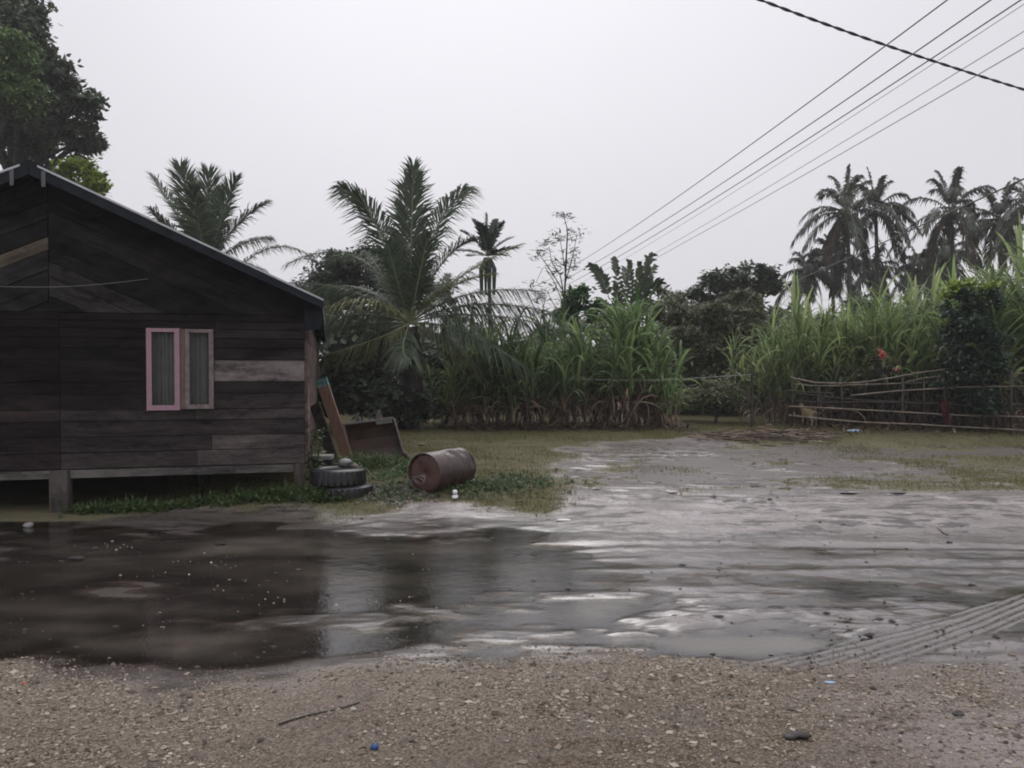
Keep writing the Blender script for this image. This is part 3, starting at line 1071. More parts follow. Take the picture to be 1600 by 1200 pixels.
for side in (1, -1):
    ex = EAVE_X + .02
    xe = ex if side == 1 else 2 * RIDGE_X - ex
    ze = RIDGE_Z - (ex - RIDGE_X) * SLOPE
    x_s = RIDGE_X + side * 0.10
    zs = RIDGE_Z - .10 * SLOPE
    up = [(x_s, zs - .005), (x_s, zs + .022), (xe, ze + .022), (xe, ze - .005)]
    b = MB(); b.prism(up if side == 1 else up[::-1], -OV - .035, -OV - .003)
    o = b.build('roof_edge', M['tin_edge'], house)
    dn = [(RIDGE_X + side * .003, RIDGE_Z - .15), (RIDGE_X + side * .003, RIDGE_Z - .012), (xe, ze - .012), (xe, ze - .11)]
    b = MB(); b.prism(dn if side == 1 else dn[::-1], -OV - .028, -OV + .0)
    b.build('barge_board', M['barge'], house)
    # soffit fascia along the eave
    b = MB()
    b.box((xe - side * .03, HL / 2 - .02, ze - .045), (.025, HL + 2 * OV - .2, 0.10))
    b.build('fascia_board', M['barge'], house)
    for yy_ in np.arange(0.6, HL, 1.6):
        b = MB()
        xa = RIDGE_X + side * 3.05
        za = RIDGE_Z - 3.05 * SLOPE - .06
        b.prism([(xa, za - .05), (xe - side * .05, ze - .09), (xe - side * .05, ze - .03), (xa, za)][::1 if side == 1 else -1], yy_, yy_ + .06)
        b.build('rafter', M['inside'], house)
for x in (RIDGE_X - .19, RIDGE_X + .17):
    b = MB(); b.box((x, -OV - .036, RIDGE_Z - .20), (0.045, 0.012, 0.20)); b.build('strap', M['barge_l'], house)
b = MB(); b.prism([(0.0, 2.25), (EAVE_X - .02, 2.28), (EAVE_X, EAVE_Z - .03), (0.0, EAVE_Z + .06)], -0.05, -0.01)
b.build('eave_bracket', M['barge'], house)
# ceiling keeps the loft dark
b = MB(); b.box((-HW / 2, HL / 2, 2.50), (HW - .05, HL - .05, .02)); b.build('ceiling', M['inside'], house)

# thin cable strung across the gable front
def hp(lx, ly, z):
    c, s = math.cos(HYAW), math.sin(HYAW)
    return np.array([CORNER[0] + lx * c - ly * s, CORNER[1] + lx * s + ly * c, z])

p0, p1 = at(-40, 446, 9.6), hp(-2.05, -0.055, 2.93)
pts = [p0 + (p1 - p0) * s + np.array([0, 0, -0.06 * math.sin(math.pi * s)]) for s in np.linspace(0, 1, 14)]
b = MB(); b.tube(pts, 0.0045, 5)
tag(b.build('thin_cable', M['wire_l'], origin=pts[0]), 'thin grey cable sagging across the house gable above the window', 'cable')

# ------------------------------------------------------------------ things beside the house
def rotm(ax, ang):
    return np.array(Matrix.Rotation(ang, 3, ax))


def noise_lump(r, seed, sq=(1, 1, 1), k=10, rough=0.25):
    g = np.random.default_rng(seed)
    prof = [(math.sin(a) + 1e-3, math.cos(a)) for a in np.linspace(0.02, math.pi - .02, k)]
    m = MB(); m.lathe(prof, k + 2)
    v = m.v[0]
    dirs = g.normal(size=(6, 3))
    d = sum(np.sin(v @ (q * 1.8) + g.random() * 6) for q in dirs) / 6
    m.v[0] = v * (1 + rough * 1.6 * d)[:, None] * np.array(sq) * r
    return m


# rusty oil drum lying on its side
fA, fB = at(663, 737, 10.87), at(718, 724, 11.62)
ax_ = np.array([fB[0] - fA[0], fB[1] - fA[1], 0.0])
ax_ /= np.linalg.norm(ax_)
DR, DL = 0.288, 0.88
dzc = gz(*(fA + ax_ * .4)[:2]) + DR - 0.03
drum = empty('oil_drum', (fA[0] + ax_[0] * DL / 2, fA[1] + ax_[1] * DL / 2, dzc - DR), math.atan2(ax_[1], ax_[0]))
tag(drum, 'rusty brown oil drum lying on its side in the grass', 'drum')
K = 72
xs = np.concatenate([np.linspace(0, DL, 60)])
prof_r = []
for x in xs:
    r = DR
    for c_ in (DL * .345, DL * .665):
        r += 0.012 * math.exp(-((x - c_) / 0.013) ** 2)
    r += 0.0035 * math.cos(x * 2 * math.pi / 0.05) * (1 if (x < DL * .30 or x > DL * .70) else 0.2)
    prof_r.append(r)
th = np.arange(K) / K * 2 * math.pi
v = []
for x, r in zip(xs, prof_r):
    for a in th:
        rr = r
        # crumpled dent on the top, towards the camera
        for (cx_, ca_, wx, wa, dp) in ((DL * .50, R(105), .13, R(26), .055), (DL * .60, R(128), .05, R(30), .035), (DL * .38, R(80), .05, R(25), .028), (DL * .78, R(120), .07, R(22), .03), (DL * .93, R(150), .10, R(30), .03)):
            da = (a - ca_ + math.pi) % (2 * math.pi) - math.pi
            u_ = math.hypot((x - cx_) / wx, da / wa)
            rr -= dp * max(0, 1 - u_) ** 0.8
        v.append((x - DL / 2, rr * math.cos(a), DR + rr * math.sin(a)))
m = MB()
f = [[i * K + j, i * K + (j + 1) % K, (i + 1) * K + (j + 1) % K, (i + 1) * K + j] for i in range(len(xs) - 1) for j in range(K)]
m.add(v, f)
m.build('shell', M['rust'], drum, smooth=True)
My = rotm('Y', math.pi / 2)
m = MB()
m.lathe([(DR - .014, -DL / 2 + .002), (DR - .014, -DL / 2 + .03)], 48, My, (0, 0, DR))
m.build('chime', M['rust_d'], drum, smooth=True)
for s in (-1, 1):
    m = MB()
    rm = [(DR - .014 + .018 * (0.5 + .5 * math.cos(q)), s * DL / 2 + .011 * math.sin(q)) for q in np.linspace(0, 2 * math.pi, 9)[:-1]]
    m.lathe(rm, 48, My, (0, 0, DR), close=True)
    m.build('rim', M['rust'], drum, smooth=True)
m = MB(); m.lathe([(0.001, -DL / 2 + .026), (DR * .55, -DL / 2 + .029), (DR * .8, -DL / 2 + .024), (DR - .014, -DL / 2 + .03), (DR - .014, -DL / 2 + .04), (0.001, -DL / 2 + .04)], 48, My, (0, 0, DR), close=True)
m.build('lid', M['rust_d'], drum, smooth=True)
m = MB(); m.lathe([(0.001, 0), (.035, 0), (.035, .02), (.001, .02)], 14, My, (-DL / 2 + .012, .10, DR + .14)); m.build('bung', M['rust'], drum)
m = MB(); m.lathe([(0.001, DL / 2 - .03), (DR - .014, DL / 2 - .03), (DR - .014, DL / 2 - .02), (0.001, DL / 2 - .02)], 48, My, (0, 0, DR), close=True)
m.build('bottom_plate', M['rust_d'], drum)
# twisted wire and mud lying in the open mouth
m = MB()
for q in range(3):
    a0 = random.uniform(0, 1)
    pts = [(-DL / 2 - .03 - .02 * q - .02 * s, 0.06 + .13 * math.sin(3 * s + a0 + q), 0.10 + .12 * abs(math.sin(2.5 * s + a0)) + .02 * q) for s in np.linspace(0, 1, 12)]
    m.tube(pts, 0.007, 5)
m.build('bent_wire', M['worn_edge'], drum)

# white bottle on the mud edge
bp_ = on_z(711, 780, -0.075)
bz = gz(bp_[0], bp_[1])
bz = max(bz, WATER2 if bp_[1] > 9.9 else WATER1) - .004
bottle = empty('plastic_bottle', (bp_[0], bp_[1], bz))
tag(bottle, 'small white plastic bottle standing on the mud in front of the rusty drum', 'bottle')
m = MB(); m.lathe([(0.001, 0), (.038, 0), (.042, .008), (.042, .034), (.033, .042), (.030, .046)], 20); m.build('base', M['white'], bottle, smooth=True)
m = MB(); m.lathe([(.030, .0465), (.032, .05), (.032, .068), (.030, .072)], 20); m.build('band', M['greyband'], bottle, smooth=True)
m = MB(); m.lathe([(.030, .0725), (.033, .080), (.033, .100), (.024, .112), (.001, .114)], 20); m.build('cap', M['white'], bottle, smooth=True)

# two old tyres
def tyre(name, c, Rr, w, squash, label, tilt=0.0, tread=28):
    e = empty(name, c)
    tag(e, label, 'tyre', 'old tyres stacked by the house corner')
    prof = []
    hw = w / 2
    for (r, z) in ((.60, -.62), (.66, -.92), (.80, -1.0), (.93, -.93), (.985, -.75), (1.0, -.4), (1.0, .4), (.985, .75), (.93, .93), (.80, 1.0), (.66, .92), (.60, .62), (.63, .5), (.90, .55), (.92, 0), (.90, -.55), (.63, -.5)):
        prof.append((r * Rr, z * hw + hw))
    M_ = rotm('X', tilt)
    m = MB(); m.lathe(prof, 56, M_, close=True)
    m.build('carcass', M['rubber'], e, smooth=True)
    m = MB()
    for k in range(tread):
        a = k / tread * 2 * math.pi
        for zz, da in ((-.45, 0), (.45, .5)):
            aa = a + da * 2 * math.pi / tread
            rot = rotm('Z', aa)
            m.box(M_ @ np.array([math.cos(aa) * (Rr - .001), math.sin(aa) * (Rr - .001), hw + zz * hw]), (.014, Rr * 2 * math.pi / tread * .62, hw * .72), M_ @ rot)
    m.build('tread', M['rubber'], e)
    for zz in (1.0,):
        m = MB()
        m.lathe([(.72 * Rr, hw * 2 - .004), (.74 * Rr, hw * 2 + .006), (.76 * Rr, hw * 2 - .002)], 56, M_)
        m.build('sidewall_rib', M['rubber'], e, smooth=True)
    return e


tcx, tcy = -2.46, 10.90
tz = gz(tcx, tcy - .3)
tyre('tyre', (tcx + .09, tcy - .02, tz - .05), 0.385, 0.205, 1, 'black lower tyre of the stack, half sunk in the weeds')
tyre('tyre', (tcx - .02, tcy + .02, tz + .152), 0.39, 0.225, 1, 'black upper tyre of the stack with a wet shiny top', tilt=R(-1.5))

def stone(name, c, r, seed, sq, mat, label, cat='stone', group=None, sink=.75):
    m = noise_lump(r, seed, sq)
    o = m.build(name, mat, None, smooth=True)
    o.location = (c[0], c[1], c[2] + r * sq[2] * sink)
    return tag(o, label, cat, group)


stone('stone', (tcx + .02, tcy + .30, tz + .372), .085, 4, (1.25, .9, .7), M['stone'], 'rounded grey stone lying on the upper tyre')
stone('stone', (at(550, 728, 11.5)[0], 11.5, gz(-2.4, 11.5)), .11, 6, (1, .9, 1.6), M['stone_b'], 'brown stone beside the tyres near the pale timber')
# dark timber block and pale timber behind the tyres
p = at(503, 706, 12.2)
b = MB(); b.box((0, 0, .17), (0.30, 0.30, 0.34)); o = b.build('timber_block', M['wood_v'], None)
o.location = (p[0], 12.2, gz(p[0], 12.2) - .01); o.color = (.35, .33, .33, 1); o.rotation_euler = (0, 0, R(8))
tag(o, 'dark square timber block standing behind the stacked tyres', 'timber')
b = MB(); b.box((0, 0, .03), (0.34, 0.32, 0.055)); o = b.build('grey_slab', M['stone'], None)
o.location = (p[0], 12.2, gz(p[0], 12.2) + .332); o.rotation_euler = (0, 0, R(4))
tag(o, 'flat grey slab lying on the dark timber block', 'slab')
p = at(537, 717, 12.5)
b = MB(); b.box((0, 0, .07), (0.40, 0.09, 0.14)); o = b.build('short_timber', M['wood'], None)
o.location = (p[0], 12.5, gz(p[0], 12.5) + .08); o.color = (2.2, 2.0, 1.8, 1); o.rotation_euler = (0, R(-3), R(-5))
tag(o, 'short pale timber lying behind the tyres', 'timber')

# long board with a teal end leaning on the wall
top, bot = at(502, 592, 14.5), at(546, 722, 14.35)
bot[2] = gz(bot[0], bot[1]) - .03
plank = empty('leaning_board', bot)
tag(plank, 'orange brown board with a teal painted end leaning on the house side', 'board')
axp = top - bot
Lp = np.linalg.norm(axp)
zq = axp / Lp
xq = np.cross(np.array([0.25, 1, 0.1]), zq); xq /= np.linalg.norm(xq)
yq = np.cross(zq, xq)
Mq = np.stack([xq, yq, zq], 1)
b = MB(); b.box(Mq @ np.array([0, 0, (Lp - .16) / 2]), (.225, .035, Lp - .16), Mq); b.build('bare_board', M['board'], plank)
b = MB(); b.box(Mq @ np.array([0, 0, Lp - .08 + .001]), (.227, .037, .158), Mq); b.build('painted_end', M['teal'], plank)
top, bot = at(492, 632, 13.4), at(528, 735, 12.9)
bot[2] = gz(bot[0], bot[1]) - .03
axp = top - bot
Lp = np.linalg.norm(axp)
zq = axp / Lp
xq = np.cross(np.array([0.25, 1, 0.1]), zq); xq /= np.linalg.norm(xq)
yq = np.cross(zq, xq)
Mq = np.stack([xq, yq, zq], 1)
b = MB(); b.box(Mq @ np.array([0, 0, Lp / 2]), (.20, .04, Lp), Mq)
o = b.build('leaning_board', M['wood_v'], None); o.location = bot; o.color = (.55, .5, .5, 1)
tag(o, 'dark grey board leaning on the house below the orange brown one', 'board')

# excavator bucket, open side to the camera, tipped a little to the left
Yb = 14.5
bc = at(594, 712, Yb)
bucket = empty('excavator_bucket', (bc[0], bc[1], gz(bc[0], bc[1]) - .06), R(6))
tag(bucket, 'rusty steel excavator bucket with two hook ears resting in the grass', 'bucket')
roll = rotm('Y', R(-7))
shear = np.array([[1, 0, -.13], [0, 1, 0], [0, 0, 1]])
BM = roll @ shear
w2 = 0.45
prof = [(-.02, .84), (.12, .82), (.20, .70), (.24, .50), (.22, .28), (.15, .10), (.02, .0), (-.08, -.02)]   # depth, height
v = []
for (d, z) in prof:
    for s in (-1, 1):
        v.append(BM @ np.array([s * w2 * (1 + .06 * (1 - z)), d, z]))
for (d, z) in prof:
    for s in (-1, 1):
        v.append(BM @ np.array([s * w2 * (1 + .06 * (1 - z)), d + .02, z + .012]))
n = len(prof) * 2
f = []
for i in range(len(prof) - 1):
    f.append([2 * i, 2 * i + 1, 2 * i + 3, 2 * i + 2])
    f.append([n + 2 * i, n + 2 * i + 2, n + 2 * i + 3, n + 2 * i + 1])
    f.append([2 * i, 2 * i + 2, n + 2 * i + 2, n + 2 * i])
    f.append([2 * i + 1, n + 2 * i + 1, n + 2 * i + 3, 2 * i + 3])
f.append([0, n, n + 1, 1]); f.append([n - 2, n - 1, 2 * n - 1, 2 * n - 2])
m = MB(); m.add(v, f); m.build('shell', M['rust_d'], bucket)
for s in (-1, 1):
    v = []
    for th_ in (0, .026):
        for (d, z) in prof:
            v.append(BM @ np.array([s * (w2 * (1 + .06 * (1 - z)) + th_ + .001), d, z]))
    k = len(prof)
    f = [[0, i, i + 1] for i in range(1, k - 1)] + [[k, k + i + 1, k + i] for i in range(1, k - 1)]
    m = MB(); m.add(v, f)
    m.add(v, [[i, (i + 1) % k, k + (i + 1) % k, k + i] for i in range(k)])
    m.build('side_plate', M['rust_d'], bucket)
    m = MB()
    m.tube([BM @ np.array([s * (w2 + .016 + .027 * (1 - z)), -.035 - .05 * (1 - z), z]) for z in (.845, .5, .15, -.0)], .015, 5)
    m.build('side_edge', M['worn_edge'], bucket)
m = MB(); m.box(BM @ np.array([0, -.03, .848]), (2 * w2 + .04, .055, .035), BM); m.build('top_lip', M['worn_edge'], bucket)
m = MB(); m.box(BM @ np.array([.28, -.03, .80]), (.30, .02, .075), BM); m.build('dried_mud', M['stone'], bucket)
for cx_ in (-.20, .20):
    m = MB()
    m.tube([BM @ np.array([cx_ + .02 - .05 * math.cos(a) * (1 if a > .1 else 1), .0, .86 + .15 * a / math.pi + .05 * math.sin(a)]) for a in np.linspace(0, math.pi, 8)], .026, 6)
    m.box(BM @ np.array([cx_ + .045, .0, .90]), (.035, .05, .12), BM)
    m.build('hook_ear', M['worn_edge'], bucket)
m = MB()
m.tube([BM @ np.array([w2 + .02 + .08 * math.sin(a), -.12, .17 - .16 * (1 - math.cos(a)) * .9]) for a in np.linspace(0, 1.9, 9)], [.05, .05, .048, .046, .042, .04, .035, .03, .02], 7)
m.build('side_cutter', M['rust'], bucket, smooth=True)

# ------------------------------------------------------------------ plant builders
def norm(a):
    return a / (np.linalg.norm(a, axis=-1, keepdims=True) + 1e-9)


def frond(m, base, ctrl, tip, n=46, lmax=0.8, w=.034, droop=.35, side=None, lift=.25, rr=.028, m_rachis=None, g=None, tipw=.4):
    g = g or rng
    base, ctrl, tip = (np.asarray(q, float) for q in (base, ctrl, tip))
    s = np.linspace(0, 1, 12)[:, None]
    P = (1 - s) ** 2 * base + 2 * s * (1 - s) * ctrl + s ** 2 * tip
    (m_rachis or m).tube(P, np.linspace(rr, rr * .25, 12), 4, False)
    s = np.linspace(.13, 1, n)[:, None]
    P = (1 - s) ** 2 * base + 2 * s * (1 - s) * ctrl + s ** 2 * tip
    T = norm(2 * (1 - s) * (ctrl - base) + 2 * s * (tip - ctrl))
    if side is None:
        up = np.array([0, 0, 1.0])
        out = norm(np.array([tip[0] - base[0], tip[1] - base[1], 1e-3]))
        N = up - (T @ up)[:, None] * T
        N2 = -out - (T @ -out)[:, None] * T
        wgt = np.clip((np.abs(T[:, 2:3]) - .8) / .2, 0, 1)
        N = norm(N * (1 - wgt) + N2 * wgt * np.where(T[:, 2:3] > 0, 1, -1))
        S = norm(np.cross(T, N))
    else:
        S = norm(np.asarray(side, float) - (T @ np.asarray(side, float))[:, None] * T)
        N = norm(np.cross(S, T))
    s1 = s[:, 0]
    L = lmax * np.interp(s1, [0, .15, .4, .7, .9, 1], [.45, .75, 1, .95, .75, tipw])
    A = np.interp(s1, [0, .5, 1], [R(28), R(46), R(70)])
    vs_, fs_, k = [], [], 0
    for sg in (-1, 1):
        jl = L * g.uniform(.72, 1.12, len(L))
        aj = A + g.normal(0, .13, len(L))
        lf = lift + g.normal(0, .08, len(L))
        D = norm(S * (sg * np.cos(aj))[:, None] + T * np.sin(aj)[:, None] + N * lf[:, None])
        dr = droop * g.uniform(.7, 1.3, len(L))
        p0 = P
        p1 = P + D * (jl * .5)[:, None]
        p1[:, 2] -= dr * jl * .12
        p2 = P + D * (jl * .95)[:, None]
        p2[:, 2] -= dr * jl * .75
        W = norm(np.cross(D, N)) * w * .5
        V = np.stack([p0 - W * .5, p0 + W * .5, p1 - W, p1 + W, p2], 1).reshape(-1, 3)
        b0 = np.arange(len(L)) * 5
        F = np.concatenate([np.stack([b0, b0 + 1, b0 + 3], 1), np.stack([b0, b0 + 3, b0 + 2], 1), np.stack([b0 + 2, b0 + 3, b0 + 4], 1)])
        m.add(V, F)
    return m


def strips(m, P0, az, el0, curl, L, w, n=6, twist=None):
    """arching strap leaves"""
    k = len(az)
    P = P0.copy()
    el = el0.copy()
    a = np.stack([np.cos(az), np.sin(az)], 1)
    S = np.stack([-np.sin(az), np.cos(az), np.zeros(k)], 1)
    if twist is not None:
        S = norm(S + twist[:, None] * np.array([0, 0, 1.0]))
    prof = np.interp(np.arange(n + 1) / n, [0, .15, .5, .85, 1], [.5, .9, 1, .55, .05])
    V = []
    for i in range(n + 1):
        V.append(P - S * (w * prof[i] * .5)[:, None])
        V.append(P + S * (w * prof[i] * .5)[:, None])
        d = np.stack([a[:, 0] * np.cos(el), a[:, 1] * np.cos(el), np.sin(el)], 1)
        P = P + d * (L / n)[:, None]
        el = np.maximum(el - curl / n * (0.5 + 1.4 * i / n), -1.45)
    V = np.stack(V, 1).reshape(-1, 3)
    b = (np.arange(k) * 2 * (n + 1))[:, None]
    f = []
    for i in range(n):
        q = np.stack([b[:, 0] + 2 * i, b[:, 0] + 2 * i + 1, b[:, 0] + 2 * i + 3, b[:, 0] + 2 * i + 2], 1)
        f.append(q)
    m.add(V, np.concatenate(f))
    return m


def leaves(m, C, L, w, g, flat=0.5, az=None, hang=0.15):
    """folded leaf blades: 4 vertices, 2 triangles each"""
    k = len(C)
    a = g.uniform(0, 2 * math.pi, k) if az is None else az
    el = g.normal(-hang, flat, k)
    D = np.stack([np.cos(a) * np.cos(el), np.sin(a) * np.cos(el), np.sin(el)], 1)
    S = norm(np.stack([-np.sin(a), np.cos(a), g.normal(0, flat, k)], 1))
    L = np.broadcast_to(L, (k,)) * g.uniform(.7, 1.25, k)
    w = np.broadcast_to(w, (k,)) * g.uniform(.8, 1.2, k)
    p0 = C
    p2 = C + D * L[:, None]
    mid = C + D * (L * .45)[:, None]
    mid[:, 2] -= L * .05
    V = np.stack([p0, mid - S * (w * .5)[:, None], p2, mid + S * (w * .5)[:, None]], 1).reshape(-1, 3)
    b = np.arange(k) * 4
    m.add(V, np.concatenate([np.stack([b, b + 1, b + 2], 1), np.stack([b, b + 2, b + 3], 1)]))
    return m


def shell_points(c, rad, n_sub, n_leaf, g, sub=.3, lowcut=-.6):
    """leaf positions: sub-clumps spread over and within a lumpy crown lobe"""
    d = norm(g.normal(size=(n_sub * 2, 3)))
    d = d[d[:, 2] > lowcut][:n_sub]
    r = g.uniform(.45, 1.0, len(d)) ** .6
    sc = np.asarray(c) + d * r[:, None] * np.asarray(rad)
    sr = sub * np.mean(rad) * g.uniform(.6, 1.35, len(d))
    idx = g.integers(0, len(d), n_leaf)
    e = g.normal(size=(n_leaf, 3)) * np.array([.62, .62, .42])
    return sc[idx] + e * sr[idx][:, None]


def broadleaf(name, label, cat, base, lobes, mat, leafL, leafW, n_per, seed, trunk_r=.18, bark='bark', group=None, n_sub=16, sub=.3, flat=.5, limbs=True, hang=.2, trunk_h=None):
    """lobes: list of (centre, radii)"""
    g = np.random.default_rng(seed)
    base = np.asarray(base, float)
    e = empty(name, base)
    tag(e, label, cat, group)
    crown = MB()
    cc_ = np.mean([np.asarray(c) for c, r in lobes], 0)
    zmin = min(c[2] - r[2] for c, r in lobes)
    fork = base + (cc_ - base) * .45
    fork[2] = base[2] + (max(zmin, base[2] + .5) - base[2]) * .9
    tr = MB()
    pts = [base + np.array([0, 0, -.1]), base + (fork - base) * .5 + g.normal(0, .05, 3), fork]
    tr.tube(pts, [trunk_r * 1.25, trunk_r, trunk_r * .8], 8)
    tr.build('trunk', M[bark], e, smooth=True, origin=base)
    for c, r in lobes:
        c = np.asarray(c, float)
        k = int(n_per * (np.prod(r) ** (1 / 3)) ** 2)
        leaves(crown, shell_points(c, r, n_sub, k, g, sub), leafL, leafW, g, flat, hang=hang)
        if limbs:
            mid = fork + (c - fork) * .5 + g.normal(0, .15, 3) * np.mean(r)
            lb = MB()
            lb.tube([fork, mid, c], [trunk_r * .55, trunk_r * .35, trunk_r * .12], 6)
            for q in range(4):
                tip = c + norm(g.normal(size=3)) * np.asarray(r) * .85
                lb.tube([mid + (c - mid) * .4, (c + tip) / 2 + g.normal(0, .08, 3), tip], [trunk_r * .2, trunk_r * .12, trunk_r * .04], 4)
            lb.build('limb', M[bark], e, smooth=True, origin=base)
    o = crown.build('crown', M[mat], e, origin=base)
    o['kind'] = 'stuff'
    return e


def lobe(px, py, rx, ry, Y, rd=None):
    c = at(px, py, Y)
    k = Y / FPX
    return (c, (rx * k, (rd if rd else rx) * k, ry * k))


# ------------------------------------------------------------------ coconut palms
def palm(name, label, base_xy, crown, fronds, mat, trunk_r=(.26, .18), group=None, n=46, lmax=.85, w=.04, seed=1, cat='palm', lean=None, dead=0, bark='bark_g', old=None):
    """crown: world point where the fronds start; fronds: dicts"""
    g = np.random.default_rng(seed)
    bz_ = gz(*base_xy)
    base = np.array([base_xy[0], base_xy[1], bz_])
    e = empty(name, base)
    tag(e, label, cat, group)
    tr = MB()
    k = 16
    s = np.linspace(0, 1, k)
    pts = base + (crown - base) * s[:, None]
    pts[:, 0] += .12 * np.sin(s * 3.1)
    pts[0, 2] -= .15
    rad = np.interp(s, [0, .1, .7, 1], [trunk_r[0] * 1.25, trunk_r[0], trunk_r[1], trunk_r[1] * .85]) * (1 + .06 * np.cos(np.arange(k) * math.pi))
    tr.tube(pts, rad, 9)
    tr.build('trunk', M[bark], e, smooth=False, origin=base)
    for fd in fronds:
        m, mr = MB(), MB()
        frond(m, fd['base'], fd['ctrl'], fd['tip'], n=fd.get('n', n), lmax=fd.get('l', lmax), w=fd.get('w', w), droop=fd.get('d', .4), side=fd.get('side'), lift=fd.get('lift', .2), rr=fd.get('rr', .03), m_rachis=mr, g=g)
        o = m.build('frond', M[fd.get('mat', mat)], e, origin=base)
        mr.build('midrib', M[fd.get('rm', 'rachis')], o, origin=base)
    return e


# the big young coconut palm in the middle
YP = 22.0
crown_p = at(640, 512, YP)
pb = at(638, 660, YP)
IMG = np.array([1.0, 0, 0])


def fr(mx, my, my_d, tx, ty, t_d, b=(640, 505), **kw):
    d = dict(base=at(b[0], b[1], YP), ctrl=at(mx, my, YP + my_d), tip=at(tx, ty, YP + t_d))
    d.update(kw)
    return d


F = [
    fr(642, 380, .2, 646, 262, .5, side=(1, .15, 0), l=1.3, n=140, d=.3, w=.042, lift=.05, tipw=.6),
    fr(628, 390, .9, 640, 292, 1.4, side=(1, -.2, 0), l=1.2, n=120, d=.15, w=.042, lift=.05),
    fr(608, 335, .1, 536, 294, -.3, l=1.3, d=.7, lift=.2, n=120, w=.044, side=(.75, .6, .2)),
    fr(600, 365, -.5, 560, 300, -.2, l=.7, d=.3, lift=.3, n=50),
    fr(674, 325, .2, 730, 298, .4, l=1.3, d=.7, lift=.2, n=120, w=.044, side=(.75, -.6, -.2)),
    fr(690, 385, .5, 742, 375, -.4, l=.85, d=.5, lift=.3),
    fr(575, 350, .6, 450, 412, .3, l=.75, d=.7, n=90),
    fr(560, 440, -.4, 452, 442, -.5, l=.8, d=.55),
    fr(575, 450, -1.0, 502, 485, -1.6, l=.95, d=.7, mat='palm_y', n=90),
    fr(600, 530, -.8, 492, 560, -1.2, l=.95, d=1.0, mat='palm_y', n=90),
    fr(700, 430, .1, 812, 383, -.2, l=.8, d=.6, mat='palm_y', n=84),
    fr(688, 440, -.3, 770, 428, -.5, l=.75, d=.55, mat='palm_y'),
    fr(735, 455, -.2, 862, 488, -.2, l=1.25, d=1.0, n=110, w=.042),
    fr(745, 470, -.8, 900, 522, -.8, l=1.25, d=1.05, n=110, rm='rope', w=.042),
    fr(695, 520, -.6, 745, 575, -.9, l=.8, d=.9, mat='palm_y'),
    fr(720, 440, .4, 840, 455, .6, l=1.15, d=.95, n=100),
    fr(730, 500, -1.0, 820, 575, -1.6, l=1.1, d=1.0, n=90),
    fr(560, 410, 1.0, 470, 470, 1.8, l=1.1, d=.9, n=90),
    fr(548, 470, .2, 455, 520, .2, l=1.1, d=1.0, n=90),
    fr(620, 555, -1.4, 640, 560, -2.0, l=.8, d=.9),
    fr(570, 500, .8, 480, 520, 1.3, l=.85, d=.8),
    fr(560, 520, -.3, 500, 590, -.6, l=.8, d=.9),
    fr(700, 500, .9, 790, 545, 1.4, l=.8, d=.9),
    fr(600, 430, 1.2, 575, 395, 2.5, l=.8, d=.4),
    fr(690, 470, 1.2, 700, 430, 2.6, l=.8, d=.4),
    fr(655, 430, -.6, 668, 372, -1.0, l=.8, d=.3, lift=.3),
    fr(615, 420, -.5, 606, 380, -.8, l=.75, d=.3, lift=.3),
]
palm('coconut_palm', 'large young coconut palm with arching fronds in the middle of the yard edge', (pb[0], YP), crown_p, F, 'palm', (.30, .30), None, 84, .95, .036, 11, bark='bark')


def auto_palm(name, label, px, py, Y, Rm, nf, seed, mat, group, base_dx=0.0, up=1.0, n=34, lmax=.7, w=.06, tr=(.16, .12), bark='bark_g', cat='palm', dead=3, stiff=False, hang=1.0):
    g = np.random.default_rng(seed)
    c = at(px, py, Y)
    fr_ = []
    for i in range(nf):
        az = i * 2.39996 + g.uniform(-.3, .3)
        q = i / (nf - 1)
        el = np.interp(q, [0, .35, .7, 1], [R(78), R(48), R(14), R(-30)]) + g.normal(0, .1)
        L = Rm * g.uniform(.85, 1.1)
        d = np.array([math.cos(az) * math.cos(el), math.sin(az) * math.cos(el), math.sin(el)])
        ctrl = c + d * L * .6
        tip = c + d * L * (.95 if not stiff else 1.0)
        tip[2] -= L * (.55 * math.cos(el) + .13) * (1 if not stiff else .25) * hang
        fr_.append(dict(base=c, ctrl=ctrl, tip=tip, d=.95 if not stiff else .2, rr=.03, lift=.2 if not stiff else .3))
    for i in range(dead):
        az = g.uniform(0, 6.28)
        d = np.array([math.cos(az), math.sin(az), 0]) * Rm
        fr_.append(dict(base=c - np.array([0, 0, .15]), ctrl=c + d * .3 + np.array([0, 0, -.15 * Rm]), tip=c + d * .38 + np.array([0, 0, -.95 * Rm]), mat='palm_dead', d=.9))
    e = palm(name, label, (c[0] + base_dx, Y), c - np.array([0, 0, .1]), fr_, mat, tr, group, n, lmax, w, seed, cat, bark=bark)
    # nuts at the crown
    if not stiff:
        base = np.array(e.location)
        for q in range(5):
            m = noise_lump(.13, seed * 7 + q, (1, 1, 1.2), 7, .05)
            az = q * 1.257 + .3
            o = m.build('coconut', M['palm_dead'], e, smooth=True)
            o.location = c - base + np.array([.3 * math.cos(az), .3 * math.sin(az), -.35])
    return e


